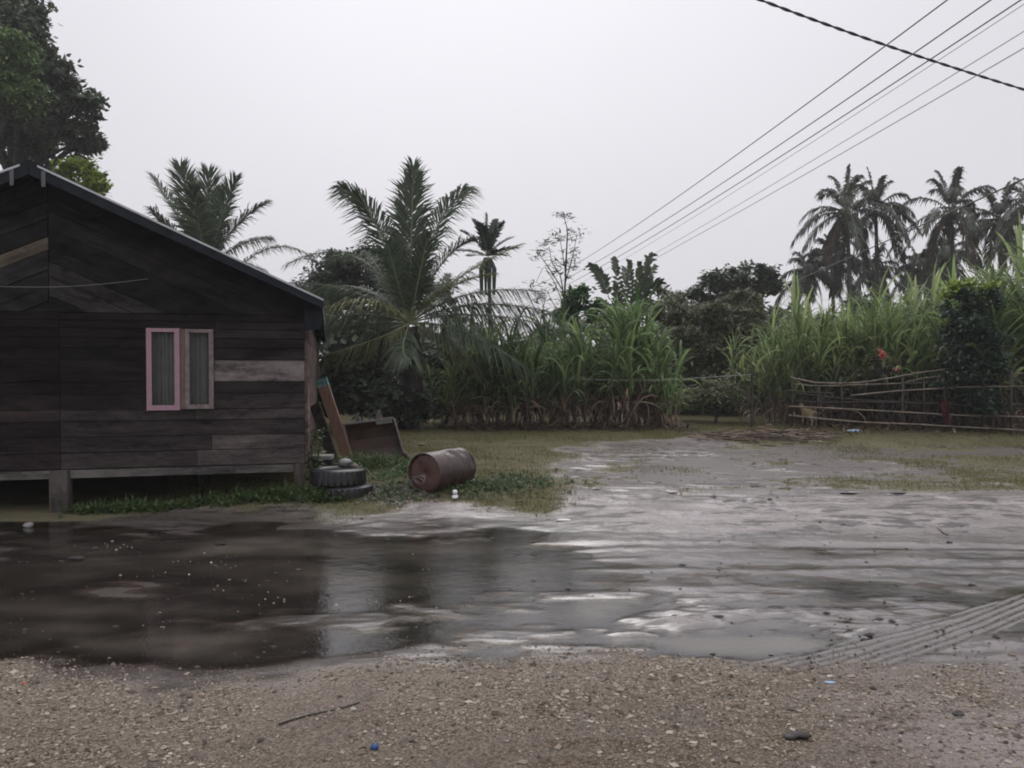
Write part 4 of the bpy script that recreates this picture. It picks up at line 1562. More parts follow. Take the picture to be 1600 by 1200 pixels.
# palm behind the house
YH = 33.0
ch = at(325, 425, YH)
gH = np.random.default_rng(5)
FH = []
for (mx, my, tx, ty, dd, l, kw) in ((300, 330, 282, 262, 0, 1.1, dict(side=(.9, .5, 0), d=.2)), (322, 340, 326, 272, .5, 1.2, dict(side=(1, .2, 0), d=.15)), (345, 330, 368, 282, -.3, 1.1, dict(d=.3)), (292, 350, 236, 276, .3, 1.1, dict(d=.4)), (355, 350, 415, 318, 0, 1.0, dict(d=.6)), (285, 380, 238, 330, -1, 1.0, dict(d=.6)), (365, 375, 418, 372, .6, 1.0, dict(d=.8)), (290, 400, 250, 400, .3, 1., dict(d=.9)), (360, 400, 405, 420, -.5, 1., dict(d=.9)), (335, 350, 345, 300, 1.5, 1.1, dict(d=.2, side=(1, -.3, 0))), (310, 350, 300, 290, -1.5, 1.1, dict(d=.2, side=(1, .3, 0)))):
    d = dict(base=ch, ctrl=at(mx, my, YH + dd), tip=at(tx, ty, YH + 2 * dd), l=l * 1.3, n=100, w=.055, lift=.25)
    d.update(kw)
    FH.append(d)
# one low frond reaching right past the roof edge
FH.append(dict(base=at(345, 450, YH), ctrl=at(420, 350, YH), tip=at(490, 405, YH), l=.8, n=80, w=.045, d=.7))
palm('coconut_palm', 'coconut palm rising behind the tin roof of the house', (ch[0], YH), ch, FH, 'palm', (.25, .2), None, 50, 1.0, .06, 12)

# grove on the right, far off
G_P = 'tall coconut palms of the grove behind the cane'
for (px, py, Y, Rm, nf, sd_, lab, dxb) in (
    (1322, 338, 46, 3.0, 26, 21, 'tall coconut palm, left one of the close pair above the cane', .4),
    (1368, 332, 48, 2.8, 24, 22, 'tall coconut palm, right one of the close pair above the cane', .1),
    (1486, 335, 46, 3.1, 26, 23, 'tall coconut palm with the highest crown, right of the close pair', .2),
    (1562, 350, 49, 2.9, 24, 24, 'tall coconut palm between the highest crown and the picture edge', .0),
    (1612, 330, 47, 3.0, 24, 25, 'tall coconut palm cut by the right picture edge', .1),
):
    auto_palm('coconut_palm', lab, px, py - 6, Y, Rm * 1.15, nf - 6, sd_, 'palm_far', G_P, dxb, n=44, lmax=.75, w=.085)
for (px, py, Y, Rm, nf, sd_, lab) in (
    (1300, 402, 52, 2.6, 18, 31, 'lower coconut palm under the close pair of tall palms'),
    (1262, 425, 50, 2.2, 16, 32, 'small coconut palm with drooping fronds left of the close pair'),
    (1365, 420, 54, 2.4, 16, 33, 'lower coconut palm right of the close pair, half behind the cane'),
    (1436, 418, 52, 2.0, 16, 34, 'small coconut palm in the gap left of the highest crown'),
    (1480, 395, 54, 2.6, 16, 35, 'lower coconut palm below the highest crown'),
):
    auto_palm('coconut_palm', lab, px, py, Y, Rm, nf, sd_, 'palm_far', 'lower coconut palms of the grove', 0, n=36, lmax=.8, w=.10, dead=2)

# areca palm
ca_ = at(762, 400, 36)
FA = []
for (tx, ty, dd) in ((762, 336, 0), (740, 345, .6), (786, 350, -.5), (722, 362, -.3), (800, 372, .4), (718, 392, .3), (806, 388, -.6), (750, 352, -1.2), (775, 345, 1.2), (735, 400, 1.0), (790, 400, -1.1)):
    mx, my = 762 + (tx - 762) * .45, 400 + (ty - 400) * .62 - 3
    FA.append(dict(base=ca_, ctrl=at(mx, my, 36 + dd * .6), tip=at(tx, ty, 36 + dd), l=.62, n=34, w=.085, d=.3, lift=.3, rr=.025, tipw=.8))
ar = palm('areca_palm', 'slim dark areca palm with a stiff crown behind the main palm', (ca_[0], 36), ca_ - np.array([0, 0, .1]), FA, 'areca', (.11, .09), None, 26, .6, .12, 14)
m = MB()
c0 = ca_ - np.array(ar.location)
for q in range(10):
    a = q * .63
    p = c0 + np.array([.12 * math.cos(a), .12 * math.sin(a), -.1])
    m.tube([p, p + np.array([.22 * math.cos(a), .22 * math.sin(a), -.5]), p + np.array([.2 * math.cos(a), .2 * math.sin(a), -1.7])], [.07, .08, .04], 5)
m.build('hanging_sheath', M['areca'], ar)

# ------------------------------------------------------------------ broadleaf trees
def gbase(px, Y):
    x = (px - 800) / FPX * Y
    return (x, Y, gz(x, Y))


broadleaf('broadleaf_tree', 'tall dark tree behind the house reaching above the left picture edge', 'tree', gbase(20, 34),
          [lobe(-30, 0, 75, 70, 34), lobe(25, 70, 55, 55, 33), lobe(60, 120, 50, 40, 34), lobe(110, 165, 45, 38, 34), lobe(90, 215, 60, 38, 34), lobe(30, 180, 60, 60, 34), lobe(-40, 120, 70, 80, 33.5), lobe(128, 215, 26, 24, 34), lobe(20, 235, 60, 40, 34.5), lobe(40, 30, 28, 26, 34)],
          'leaf_dark', .34, .17, 1250, 41, .45, n_sub=22, sub=.21, flat=.6)
broadleaf('broadleaf_tree', 'soft green leafy tree at the left edge in front of the dark tree', 'tree', gbase(-60, 30),
          [lobe(5, 95, 48, 55, 30), lobe(20, 150, 40, 38, 29.7), lobe(-50, 120, 70, 90, 30), lobe(-20, 60, 40, 30, 30)],
          'leaf_mid', .22, .10, 2000, 42, .3, n_sub=26, sub=.26)
broadleaf('broadleaf_tree', 'yellow green leafy tree showing just above the roof ridge', 'tree', gbase(100, 31),
          [lobe(128, 285, 34, 34, 31), lobe(95, 290, 30, 26, 31), lobe(150, 290, 16, 26, 30.8)],
          'leaf_lime', .26, .13, 2000, 43, .16, n_sub=20, sub=.26)
broadleaf('broadleaf_tree', 'round dark tree half hidden behind the large palm', 'tree', gbase(560, 34),
          [lobe(560, 430, 62, 48, 34), lobe(520, 450, 52, 42, 34), lobe(600, 440, 55, 50, 34.5), lobe(650, 470, 50, 40, 35), lobe(560, 500, 80, 50, 34)],
          'leaf_dark', .26, .13, 2000, 44, .25, n_sub=30, sub=.26)
broadleaf('broadleaf_tree', 'dark tree with an open crown standing left of the palm grove', 'tree', gbase(1160, 38),
          [lobe(1130, 440, 36, 24, 38), lobe(1170, 445, 42, 30, 38), lobe(1200, 445, 20, 30, 38), lobe(1120, 480, 50, 32, 38), lobe(1190, 490, 35, 30, 38.5), lobe(1080, 475, 24, 24, 38)],
          'leaf_dark', .28, .15, 1700, 45, .28, n_sub=20, sub=.24)
broadleaf('broadleaf_tree', 'bushy olive green tree behind the clothesline', 'tree', gbase(1130, 30),
          [lobe(1120, 505, 60, 34, 30), lobe(1165, 510, 45, 34, 30), lobe(1080, 520, 42, 42, 30), lobe(1060, 560, 45, 50, 29), lobe(1130, 560, 70, 50, 29.5), lobe(1185, 560, 40, 55, 30), lobe(1100, 610, 70, 36, 29), lobe(1045, 490, 24, 26, 30), lobe(1160, 470, 30, 20, 30.5)],
          'leaf_olive', .24, .10, 1900, 46, .2, n_sub=22, sub=.24)
broadleaf('broadleaf_tree', 'small fresh green tree left of the tall pinnate sapling', 'tree', gbase(905, 28),
          [lobe(905, 472, 22, 24, 28), lobe(930, 490, 20, 18, 28), lobe(885, 492, 18, 16, 28)],
          'leaf_green', .24, .15, 2200, 47, .10, n_sub=16, sub=.3)
broadleaf('broadleaf_tree', 'small dark shrubby tree behind the middle of the cane thicket', 'tree', gbase(1030, 33),
          [lobe(1035, 470, 30, 22, 33), lobe(1050, 500, 40, 34, 33), lobe(960, 520, 40, 26, 33), lobe(905, 520, 34, 20, 33)],
          'leaf_olive', .24, .12, 1300, 48, .14, n_sub=16, sub=.3)

# tall pinnate sapling
e = empty('pinnate_sapling', gbase(985, 28))
tag(e, 'tall sapling with upright feather shaped leaves above the cane thicket', 'sapling')
b0 = np.array(e.location)
m = MB()
for (sx, sy) in ((968, 470), (985, 480), (1000, 470), (975, 520)):
    p = at(sx, sy, 28)
    m.tube([b0 + np.array([random.uniform(-.2, .2), 0, 0]), (b0 + p) / 2 + np.array([.1, 0, 0]), p], [.05, .04, .02], 5)
m.build('stem', M['stem'], e, origin=b0)
for (bx, by, mx, my, tx, ty, dd) in ((952, 468, 944, 430, 926, 416, 0), (972, 520, 968, 440, 960, 406, .3), (985, 520, 985, 450, 984, 412, -.3), (985, 510, 1000, 430, 1018, 400, 0), (990, 510, 1000, 450, 1022, 418, .6), (990, 500, 1005, 440, 1034, 440, -.3), (975, 500, 980, 440, 975, 420, .8), (985, 520, 996, 460, 1000, 415, -.7), (995, 500, 1010, 450, 1012, 405, .2), (965, 520, 950, 470, 935, 470, .4), (985, 530, 1000, 480, 1014, 470, .2), (975, 530, 965, 480, 962, 450, -.4)):
    q, qr = MB(), MB()
    frond(q, at(bx, by, 28), at(mx, my, 28 + dd), at(tx, ty, 28 + dd * 1.5), n=15, lmax=.44, w=.13, droop=.35, side=(1, .35 * dd, 0), lift=.0, rr=.015, m_rachis=qr, tipw=.7)
    o = q.build('compound_leaf', M['leaf_dark'], e, origin=b0)
    qr.build('leaf_stalk', M['stem'], o, origin=b0)

# sparse sapling with fine leaf sprays
e = empty('sparse_sapling', gbase(882, 27))
tag(e, 'thin bare sapling with sparse grey green leaf sprays against the sky', 'sapling')
b0 = np.array(e.location)
st = MB()
Ys = 27
def twig(pxs, r0, r1):
    P = [at(x, y, Ys + random.uniform(-.25, .25)) for x, y in pxs]
    P = np.array(P)
    tt = np.linspace(0, 1, 3 * len(P))
    P2 = np.stack([np.interp(tt, np.linspace(0, 1, len(P)), P[:, i]) for i in range(3)], 1)
    st.tube(P2, np.linspace(r0, r1, len(P2)), 5)
st.tube([b0, at(882, 560, Ys)], [.06, .05], 6)
twig([(882, 562), (882, 470), (885, 400), (887, 360), (881, 338)], .05, .012)
twig([(882, 470), (876, 430), (862, 410), (858, 385)], .028, .008)
twig([(880, 455), (862, 425), (846, 402), (842, 392)], .025, .008)
twig([(884, 440), (895, 400), (902, 365)], .022, .007)
twig([(883, 420), (878, 390), (874, 370)], .02, .007)
twig([(882, 480), (866, 440), (850, 415), (838, 440)], .02, .007)
twig([(880, 500), (862, 470), (855, 455)], .02, .007)
twig([(838, 560), (845, 500), (852, 466)], .03, .010)
twig([(846, 540), (858, 500), (868, 480)], .03, .010)
st.build('stem', M['bark_g'], e, origin=b0)
lf = MB()
gs = np.random.default_rng(9)
for (px, py) in ((880, 334), (884, 340), (876, 335), (866, 362), (872, 370), (880, 372), (898, 360), (908, 362), (902, 372), (858, 378), (850, 382), (842, 392), (835, 402), (846, 390), (895, 390), (900, 395), (878, 410), (865, 405), (890, 408), (898, 404), (862, 420), (870, 425), (880, 430), (892, 420), (855, 440), (845, 452), (862, 450), (850, 462), (840, 470), (870, 466), (868, 480), (852, 486), (860, 500), (830, 440), (870, 375), (894, 414), (886, 416)):
    c = at(px, py, Ys + gs.uniform(-.3, .3))
    k = 16
    C = c + gs.normal(size=(k, 3)) * np.array([.13, .13, .06])
    leaves(lf, C, .27, .06, gs, .25, hang=.12)
o = lf.build('leaf_sprays', M['leaf_thin'], e, origin=b0)
o['kind'] = 'stuff'

# ------------------------------------------------------------------ sugar cane
def make_cane(seed, H, green, dry, mat_g, name_lab, grp, nst=6, spread=.45, leafL=1.15, dry_top=.5):
    g = np.random.default_rng(seed)
    e = empty('sugar_cane', (0, 0, 0))
    tag(e, name_lab, 'sugar cane', grp)
    gm, dm = MB(), MB()
    for i in range(nst):
        b0 = np.array([g.normal(0, spread * .5), g.normal(0, spread * .5), 0])
        h = H * g.uniform(.62, 1.12)
        ln = g.normal(0, .13, 2)
        tp = b0 + np.array([ln[0] * h, ln[1] * h, h * .74])
        sm = MB()
        sm.tube([b0 + np.array([0, 0, -.05]), (b0 + tp) / 2 + np.array([g.normal(0, .06), 0, 0]), tp], [.024, .020, .014], 5)
        sm.build('cane_stalk', M['cane'], e)
        k = int(green * g.uniform(.75, 1.25))
        s = 1 - .62 * g.random(k) ** 1.5
        P0 = b0 + (tp - b0) * s[:, None]
        el = np.interp(s, [.4, 1], [R(45), R(84)]) + g.normal(0, .14, k)
        strips(gm, P0, g.uniform(0, 6.283, k), np.clip(el, .2, 1.54), g.uniform(.35, 1, k) ** 1.3 * np.interp(s, [.4, 1], [3.0, 2.2]), leafL * g.uniform(.6, 1.25, k), .085 * g.uniform(.5, 1.3, k), 7, g.normal(0, .4, k))
        k = int(dry * g.uniform(.5, 1.5))
        s = g.uniform(.02, dry_top, k)
        P0 = b0 + (tp - b0) * s[:, None]
        strips(dm, P0, g.uniform(0, 6.283, k), g.uniform(-.3, 1.45, k), g.uniform(.6, 4.5, k), .9 * g.uniform(.4, 1.4, k), .040 * g.uniform(.5, 1.5, k), 5, g.normal(0, .6, k))
    o = gm.build('green_leaves', M[mat_g], e); o['kind'] = 'stuff'
    o = dm.build('dry_leaves', M['cane_dry'], e); o['kind'] = 'stuff'
    return e


def relabel(o, px, zones):
    for lim, lab, grp in zones:
        if px < lim:
            o['label'], o['group'] = lab, grp
            return


def place(protos, used, spot, rz, sc):
    i = random.randrange(len(protos))
    if not used[i]:
        o = protos[i]; used[i] = True
    else:
        o = copy_tree(protos[i])
    o.location = spot
    o.rotation_euler = (0, 0, rz)
    o.scale = (sc, sc, sc)
    return o


LABC = 'sugar cane clump with brown dry leaves in the middle thicket'
LABR = 'tall green sugar cane clump behind the bamboo fence'
PC = [make_cane(100 + i, h, gr, dr, m_, LABC, 'cane clumps of the middle thicket', leafL=1.35, dry_top=dt, nst=n_)
      for i, (h, gr, dr, m_, dt, n_) in enumerate(((2.9, 14, 9, 'cane_leaf', .5, 6), (3.4, 12, 6, 'cane_leaf', .4, 5), (2.4, 14, 12, 'cane_leaf_y', .6, 6), (3.1, 13, 5, 'cane_leaf', .35, 5), (2.7, 9, 16, 'cane_leaf', .7, 5)))]
PR = [make_cane(120 + i, h, gr, dr, m_, LABR, 'cane clumps behind the bamboo fence', leafL=1.7, dry_top=dt)
      for i, (h, gr, dr, m_, dt) in enumerate(((4.2, 16, 5, 'cane_leaf_y', .4), (4.6, 14, 4, 'cane_leaf_y', .3), (3.7, 17, 6, 'cane_leaf', .4), (4.0, 15, 3, 'cane_leaf_y', .3), (3.2, 16, 8, 'cane_leaf_y', .5)))]
uC, uR = [False] * 5, [False] * 5
rp = random.Random(11)
random.seed(5)
# middle thicket
for px in range(706, 1052, 17):
    for Y in (22.6, 23.9):
        q = px + rp.uniform(-9, 9)
        x = (q - 800) / FPX * Y
        yy_ = Y + rp.uniform(-.5, .5)
        top = np.interp(q, [690, 740, 800, 880, 960, 1000, 1030, 1060], [.72, .86, .92, 1.0, 1.02, 1.1, 1.0, .8])
        if rp.random() < .93:
            o = place(PC, uC, (x, yy_, gz(x, yy_)), rp.uniform(0, 6.28), top * rp.uniform(.8, 1.12))
            relabel(o, q, ((800, 'sugar cane clump with brown dry base beneath the right fronds of the large palm', 'cane clumps beneath the palm fronds'), (930, 'sugar cane clump with brown dry base in mid thicket below the sparse sapling', 'cane clumps in the middle of the thicket'), (9999, 'sugar cane clump with brown dry base behind the left half of the clothesline', 'cane clumps behind the clothesline')))
# right thicket
for px in range(1222, 1660, 17):
    for Y in (23.0, 24.4, 26.0):
        q = px + rp.uniform(-9, 9)
        Yq = Y + np.interp(q, [1220, 1620], [0.6, -1.2]) + rp.uniform(-.5, .5)
        x = (q - 800) / FPX * Yq
        top = np.interp(q, [1215, 1250, 1330, 1480, 1560, 1640], [.80, .86, .93, 1.0, 1.2, 1.3])
        o = place(PR, uR, (x, Yq, gz(x, Yq)), rp.uniform(0, 6.28), top * rp.uniform(.8, 1.08))
        relabel(o, q, ((1345, 'tall green sugar cane clump behind the left end of the bamboo fence', 'cane clumps behind the left fence end'), (1465, 'tall green sugar cane clump behind the fence beside the pink blooms', 'cane clumps beside the pink blooms'), (1560, 'tall green sugar cane clump behind the dark shrub on the fence', 'cane clumps behind the dark shrub'), (9999, 'tall green sugar cane clump right of the dark shrub', 'cane clumps right of the dark shrub')))
for pr, us in ((PC, uC), (PR, uR)):
    for o, u in zip(pr, us):
        assert u, 'unused prototype'
# single clumps standing free
def cane_at(proto, px, py, Y, sc, label, grp=None):
    o = copy_tree(proto)
    x = (px - 800) / FPX * Y
    o.location = (x, Y, gz(x, Y)); o.scale = (sc,) * 3; o.rotation_euler = (0, 0, px)
    o['label'] = label
    if grp is None:
        del o['group']
    return o
cane_at(PR[1], 1172, 650, 23.0, .62, 'small yellow green cane clump standing alone at the clothesline end')
cane_at(PR[3], 1212, 650, 23.6, .80, 'slender cane clump just left of the first fence post')
cane_at(PC[1], 1052, 665, 21.8, .45, 'low young cane clump with pale arching leaves right of the thicket')

# ------------------------------------------------------------------ shrubs and undergrowth
def shrub(label, lobes, mat, seed, base, L=.2, W=.1, n=2200, group=None, name='shrub', hang=.2):
    return broadleaf(name, label, 'shrub', base, lobes, mat, L, W, n, seed, .05, group=group, n_sub=18, sub=.3, hang=hang)

shrub('dark shiny leaved shrub between the house corner and the palm trunk', [lobe(555, 590, 42, 45, 21.5), lobe(590, 560, 35, 40, 21.8), lobe(530, 620, 40, 36, 21.5), lobe(580, 625, 40, 34, 21)], 'leaf_dark', 61, gbase(560, 21.5), .26, .12)
shrub('dark low shrub around the foot of the large palm', [lobe(650, 640, 34, 26, 21.8), lobe(615, 640, 28, 24, 22), lobe(675, 645, 22, 18, 22)], 'leaf_dark', 62, gbase(650, 21.9), .2, .1)
shrub('dark leggy shrub right of the palm trunk under the hanging frond', [lobe(690, 590, 30, 36, 23.5), lobe(720, 570, 26, 36, 24), lobe(670, 560, 30, 36, 24), lobe(700, 625, 26, 26, 23.4)], 'leaf_dark', 63, gbase(694, 23.5), .2, .09, 1500)
shrub('dark blue green shrub rising over the bamboo fence', [lobe(1510, 520, 38, 34, 20.9), lobe(1500, 480, 28, 34, 21.2), lobe(1530, 560, 40, 40, 20.8), lobe(1500, 590, 32, 40, 20.8), lobe(1525, 625, 40, 36, 20.8), lobe(1540, 470, 22, 22, 21.2)], 'leaf_blue', 64, gbase(1515, 20.9), .15, .085, 3600)
shrub('yellow green vine leaves on top of the blue green shrub', [lobe(1515, 447, 34, 12, 21.3), lobe(1490, 455, 16, 12, 21.3)], 'leaf_lime', 65, gbase(1508, 21.3), .13, .10, 2400)
shrub('dull green shrub under the clothesline right of the thicket', [lobe(1120, 618, 34, 26, 24), lobe(1085, 625, 30, 22, 25), lobe(1150, 610, 26, 30, 24.5)], 'leaf_olive', 66, gbase(1118, 24.2), .18, .08)
sf = shrub('flowering shrub with pink blooms among the cane behind the fence', [lobe(1378, 575, 26, 30, 22.3), lobe(1405, 590, 22, 24, 22.3), lobe(1350, 600, 22, 24, 22.4)], 'leaf_olive', 67, gbase(1382, 22.3), .14, .07, 2600)
for (px, py) in ((1377, 550), (1380, 556), (1402, 575)):
    q = MB()
    c = at(px, py, 21.6) - np.array(sf.location)
    gs2 = np.random.default_rng(px)
    leaves(q, c + gs2.normal(size=(26, 3)) * .025, .10, .08, gs2, .9)
    q.build('pink_bloom', M['petal'], sf)

# far dark growth that closes the view behind everything
ug = MB()
gu = np.random.default_rng(77)
k = 30000
px = gu.uniform(380, 1700, k)
Y = gu.uniform(29, 44, k)
topy = np.interp(px, [380, 480, 640, 760, 860, 1000, 1060, 1200, 1400, 1700], [470, 470, 500, 520, 530, 535, 520, 500, 470, 460]) + 14 * np.sin(px * .05) + 10 * np.sin(px * .13 + 1)
X = (px - 800) / FPX * Y
zt = CAMZ + (577 - topy) / FPX * Y
Z = gu.uniform(0, 1, k) ** .95 * zt
leaves(ug, np.stack([X, Y, Z], 1), .55, .26, gu, .6, hang=.3)
tag(ug.build('undergrowth', M['leaf_dark']), 'dark undergrowth closing the view behind the cane and palms', kind='stuff')
# a few bare stems under the palm side
for i, (px, ty, dx, lab) in enumerate(((690, 590, 6, 'thin bare sapling stem right of the palm trunk, leaning right'), (712, 600, -12, 'thin forked bare sapling stem between the palm trunk and the cane'))):
    b_ = np.array(gbase(px, 22.4))
    q = MB()
    tp = at(px + dx, ty, 22.4)
    q.tube([b_, (b_ + tp) / 2 + np.array([.08, 0, 0]), tp], [.03, .025, .012], 5)
    q.tube([(b_ + tp) / 2 + np.array([.08, 0, 0]), tp + np.array([.45, .1, -.2])], [.018, .008], 4)
    tag(q.build('sapling_stem', M['bark_g'], origin=b_), lab, 'sapling')

# ------------------------------------------------------------------ bamboo fence
def fY(px):
    return float(np.interp(px, [1200, 1240, 1620, 1720], [22.6, 22.4, 19.9, 19.3]))

fb = at(1240, 664, fY(1240))
fence = empty('bamboo_fence', (fb[0], fb[1], gz(fb[0], fb[1])))
tag(fence, 'rustic bamboo pole fence with sagging rails in front of the right cane', 'fence')
F0 = np.array(fence.location)
gF = random.Random(4)
def rail(pts, r, mat, dy):
    P = np.array([at(x, y, fY(x) + dy) for x, y in pts])
    t_ = np.linspace(0, 1, max(8, 5 * len(P)))
    u = np.linspace(0, 1, len(P))
    P2 = np.stack([np.interp(t_, u, P[:, i]) for i in range(3)], 1)
    rad = np.linspace(r, r * .7, len(t_)) * 1.15 * (1 + .10 * (np.arange(len(t_)) % 3 == 0))
    q = MB(); q.tube(P2, rad, 7)
    q.build('rail', M[mat], fence, smooth=True, origin=F0)
for (pts, r, mat, dy) in (
    ([(1236, 590), (1255, 594), (1275, 598), (1310, 599), (1340, 598), (1365, 595), (1390, 591), (1410, 587), (1440, 582), (1490, 575)], .022, 'bamboo', -.07),
    ([(1236, 600), (1270, 603), (1300, 603), (1350, 601), (1410, 599), (1440, 591), (1480, 587), (1540, 585), (1610, 583)], .021, 'bamboo', .07),
    ([(1228, 610), (1265, 613), (1304, 614)], .020, 'bamboo_d', -.08),
    ([(1238, 614), (1275, 618), (1310, 622), (1345, 625), (1420, 628)], .021, 'bamboo_d', .09),
    ([(1330, 618), (1400, 611), (1450, 608), (1500, 605), (1545, 604), (1620, 604)], .021, 'bamboo', -.06),
    ([(1240, 626), (1290, 629), (1350, 628), (1410, 629), (1480, 631), (1550, 636), (1620, 640)], .021, 'bamboo_d', .08),
    ([(1232, 635), (1300, 638), (1360, 641), (1430, 645), (1500, 649), (1560, 650), (1640, 653)], .024, 'bamboo', -.08),
    ([(1232, 649), (1290, 655), (1350, 660), (1430, 663), (1500, 667), (1560, 670), (1650, 675)], .026, 'bamboo', -.10),
    ([(1412, 600), (1470, 596), (1560, 592), (1640, 590)], .018, 'bamboo_d', .05),
    ([(1535, 648), (1580, 650), (1660, 653)], .02, 'bamboo_d', .1),
):
    rail(pts, r, mat, dy)
for (px, ty, r, lean) in ((1238, 578, .035, 0), (1278, 598, .03, 3), (1316, 590, .025, -2), (1410, 584, .04, 1), (1444, 590, .025, 0), (1476, 580, .03, -2), (1535, 576, .035, 2), (1580, 580, .03, 0), (1625, 576, .035, 0)):
    Yf = fY(px)
    x = (px - 800) / FPX * Yf
    g0 = gz(x, Yf)
    tp = at(px + lean, ty, Yf)
    q = MB(); q.tube([(x, Yf, g0 - .1), (x + .01, Yf, (g0 + tp[2]) / 2), tp], [r, r * .95, r * .85], 7)
    q.build('fence_post', M['bamboo_d'], fence, smooth=True, origin=F0)
for k in range(15):
    px = 1418 + k * 13 + gF.uniform(-5, 5)
    Yf = fY(px) + .14
    x = (px - 800) / FPX * Yf
    g0 = gz(x, Yf)
    tp = at(px + gF.uniform(-3, 3), 588 + gF.uniform(-8, 30), Yf)
    q = MB(); q.tube([(x, Yf, g0 - .05), tp], [.011, .009], 5)
    q.build('picket', M['bamboo_d'], fence, origin=F0)

# rag and tarp hung at the fence
def cloth(name, px, py, Y, w, h, mat, label, cat, seed):
    g = np.random.default_rng(seed)
    c = at(px, py, Y)
    m = MB()
    nx_, nz_ = 9, 9
    V = []
    for side in (0, 1):
        for j in range(nz_):
            for i in range(nx_):
                u, v_ = i / (nx_ - 1) - .5, j / (nz_ - 1)
                ww = w * (1 - .35 * v_ + .12 * math.sin(7 * v_))
                V.append((u * ww + .03 * math.sin(5 * v_ + seed), .04 * math.sin(u * 14 + seed) - .015 + side * .01, -v_ * h * (1 - .2 * abs(u + .1))))
    f = []
    n = nx_ * nz_
    for j in range(nz_ - 1):
        for i in range(nx_ - 1):
            a = j * nx_ + i
            f.append([a, a + 1, a + 1 + nx_, a + nx_]); f.append([n + a, n + a + nx_, n + a + nx_ + 1, n + a + 1])
    m.add(V, f)
    o = m.build(name, mat, None, smooth=True)
    o.location = c
    return tag(o, label, cat)
cloth('hanging_rag', 1478, 627, fY(1478) - .14, .19, .60, M['darkred'], 'dark red rag hanging on the bamboo fence beside the shrub', 'cloth', 3)
cloth('black_tarp', 1378, 578, 22.0, .55, .30, M['black'], 'black plastic tarp hung above the fence rails under the pink blooms', 'tarp', 5)

# pale tan dog standing behind the lower rails
dg = at(1264, 657, 23.0)
dgz = gz(dg[0], 23.0)
dme = bpy.data.meshes.new('dog')
J = [((0, .0, .40), .105), ((.01, -.16, .42), .10), ((.01, -.27, .52), .06), ((.02, -.33, .61), .065), ((.02, -.41, .59), .045), ((.02, -.47, .575), .03),
     ((0, .17, .41), .10), ((0, .27, .45), .035), ((.01, .36, .36), .02),
     ((.075, -.17, .26), .042), ((.08, -.17, .14), .03), ((.08, -.20, .02), .028),
     ((-.07, -.15, .26), .042), ((-.075, -.14, .14), .03), ((-.075, -.17, .02), .028),
     ((.075, .16, .28), .055), ((.08, .24, .15), .03), ((.08, .20, .02), .027),
     ((-.07, .18, .28), .055), ((-.075, .26, .15), .03), ((-.075, .22, .02), .027),
     ((.055, -.32, .675), .02), ((-.02, -.32, .68), .02)]
E = [(0, 1), (1, 2), (2, 3), (3, 4), (4, 5), (0, 6), (6, 7), (7, 8), (1, 9), (9, 10), (10, 11), (1, 12), (12, 13), (13, 14), (6, 15), (15, 16), (16, 17), (6, 18), (18, 19), (19, 20), (3, 21), (3, 22)]
dme.from_pydata([j[0] for j in J], E, [])
dme.materials.append(M['fur'])
dog = bpy.data.objects.new('dog', dme)
COL.objects.link(dog)
dog.location = (dg[0], 23.0, dgz)
dog.rotation_euler = (0, 0, R(200))
sk = dog.modifiers.new('skin', 'SKIN')
if not dme.skin_vertices:
    dme.attributes  # layer is created with the modifier below
bpy.context.view_layer.objects.active = dog
if not dme.skin_vertices:
    bpy.ops.mesh.customdata_skin_add()
for sv, j in zip(dme.skin_vertices[0].data, J):
    sv.radius = (j[1], j[1])
dme.skin_vertices[0].data[0].use_root = True
ss = dog.modifiers.new('smooth', 'SUBSURF')
ss.levels = ss.render_levels = 1
tag(dog, 'pale tan dog standing behind the lower rails at the left end of the bamboo fence', 'dog')

# ------------------------------------------------------------------ wires
def wire(name, pts, r, mat, label, cat='cable', group=None, ext=1.0):
    P = np.array([at(*p) for p in pts])
    Ys_ = P[:, 1]
    cx_ = np.polyfit(Ys_, P[:, 0], min(2, len(P) - 1))
    cz_ = np.polyfit(Ys_, P[:, 2], min(2, len(P) - 1))
    yy = np.geomspace(Ys_.min() * ext, Ys_.max(), 50)
    Q = np.stack([np.polyval(cx_, yy), yy, np.polyval(cz_, yy)], 1)
    m = MB(); m.tube(Q, np.interp(yy, [yy[0], yy[-1]], [r, r]), 6)
    return tag(m.build(name, M[mat], None, origin=Q[0]), label, cat, group)


def midY(px, Xn, Yn, Xf, Yf):
    k = (px - 800) / FPX
    s = (Xf - Xn) / (Yf - Yn)
    return (Xn - s * Yn) / (k - s)


GW = 'overhead wires running to the pole behind the palm'
for (n0, m0, f0, r, mat, lab) in (
    ((1480, 0), (1041, 320), (800, 462), .012, 'wire', 'highest overhead power wire, leaving the picture at the top furthest left'),
    ((1548, 0), (1060, 331), (800, 470), .012, 'wire', 'second highest overhead power wire of the bundle'),
    ((1595, 0), (1060, 345), (800, 482), .012, 'wire', 'third overhead power wire of the bundle, the last thick dark one'),
    ((1610, 0), (1060, 354), (800, 490), .006, 'wire_l', 'thin pale overhead wire close under the third thick one'),
    ((1600, 49), (1060, 375), (800, 505), .007, 'wire_l', 'upper of the two lowest thin overhead wires'),
    ((1600, 75), (1060, 384), (800, 512), .008, 'wire_l', 'lowest thin overhead wire of the bundle'),
):
    Yn, Yf = 12.0, 70.0
    Xn, Xf = (n0[0] - 800) / FPX * Yn, (f0[0] - 800) / FPX * Yf
    ym = midY(m0[0], Xn, Yn, Xf, Yf)
    wire('power_wire', [(*n0, Yn), (*m0, ym), (*f0, Yf)], r, mat, lab, 'wire', GW, .55)
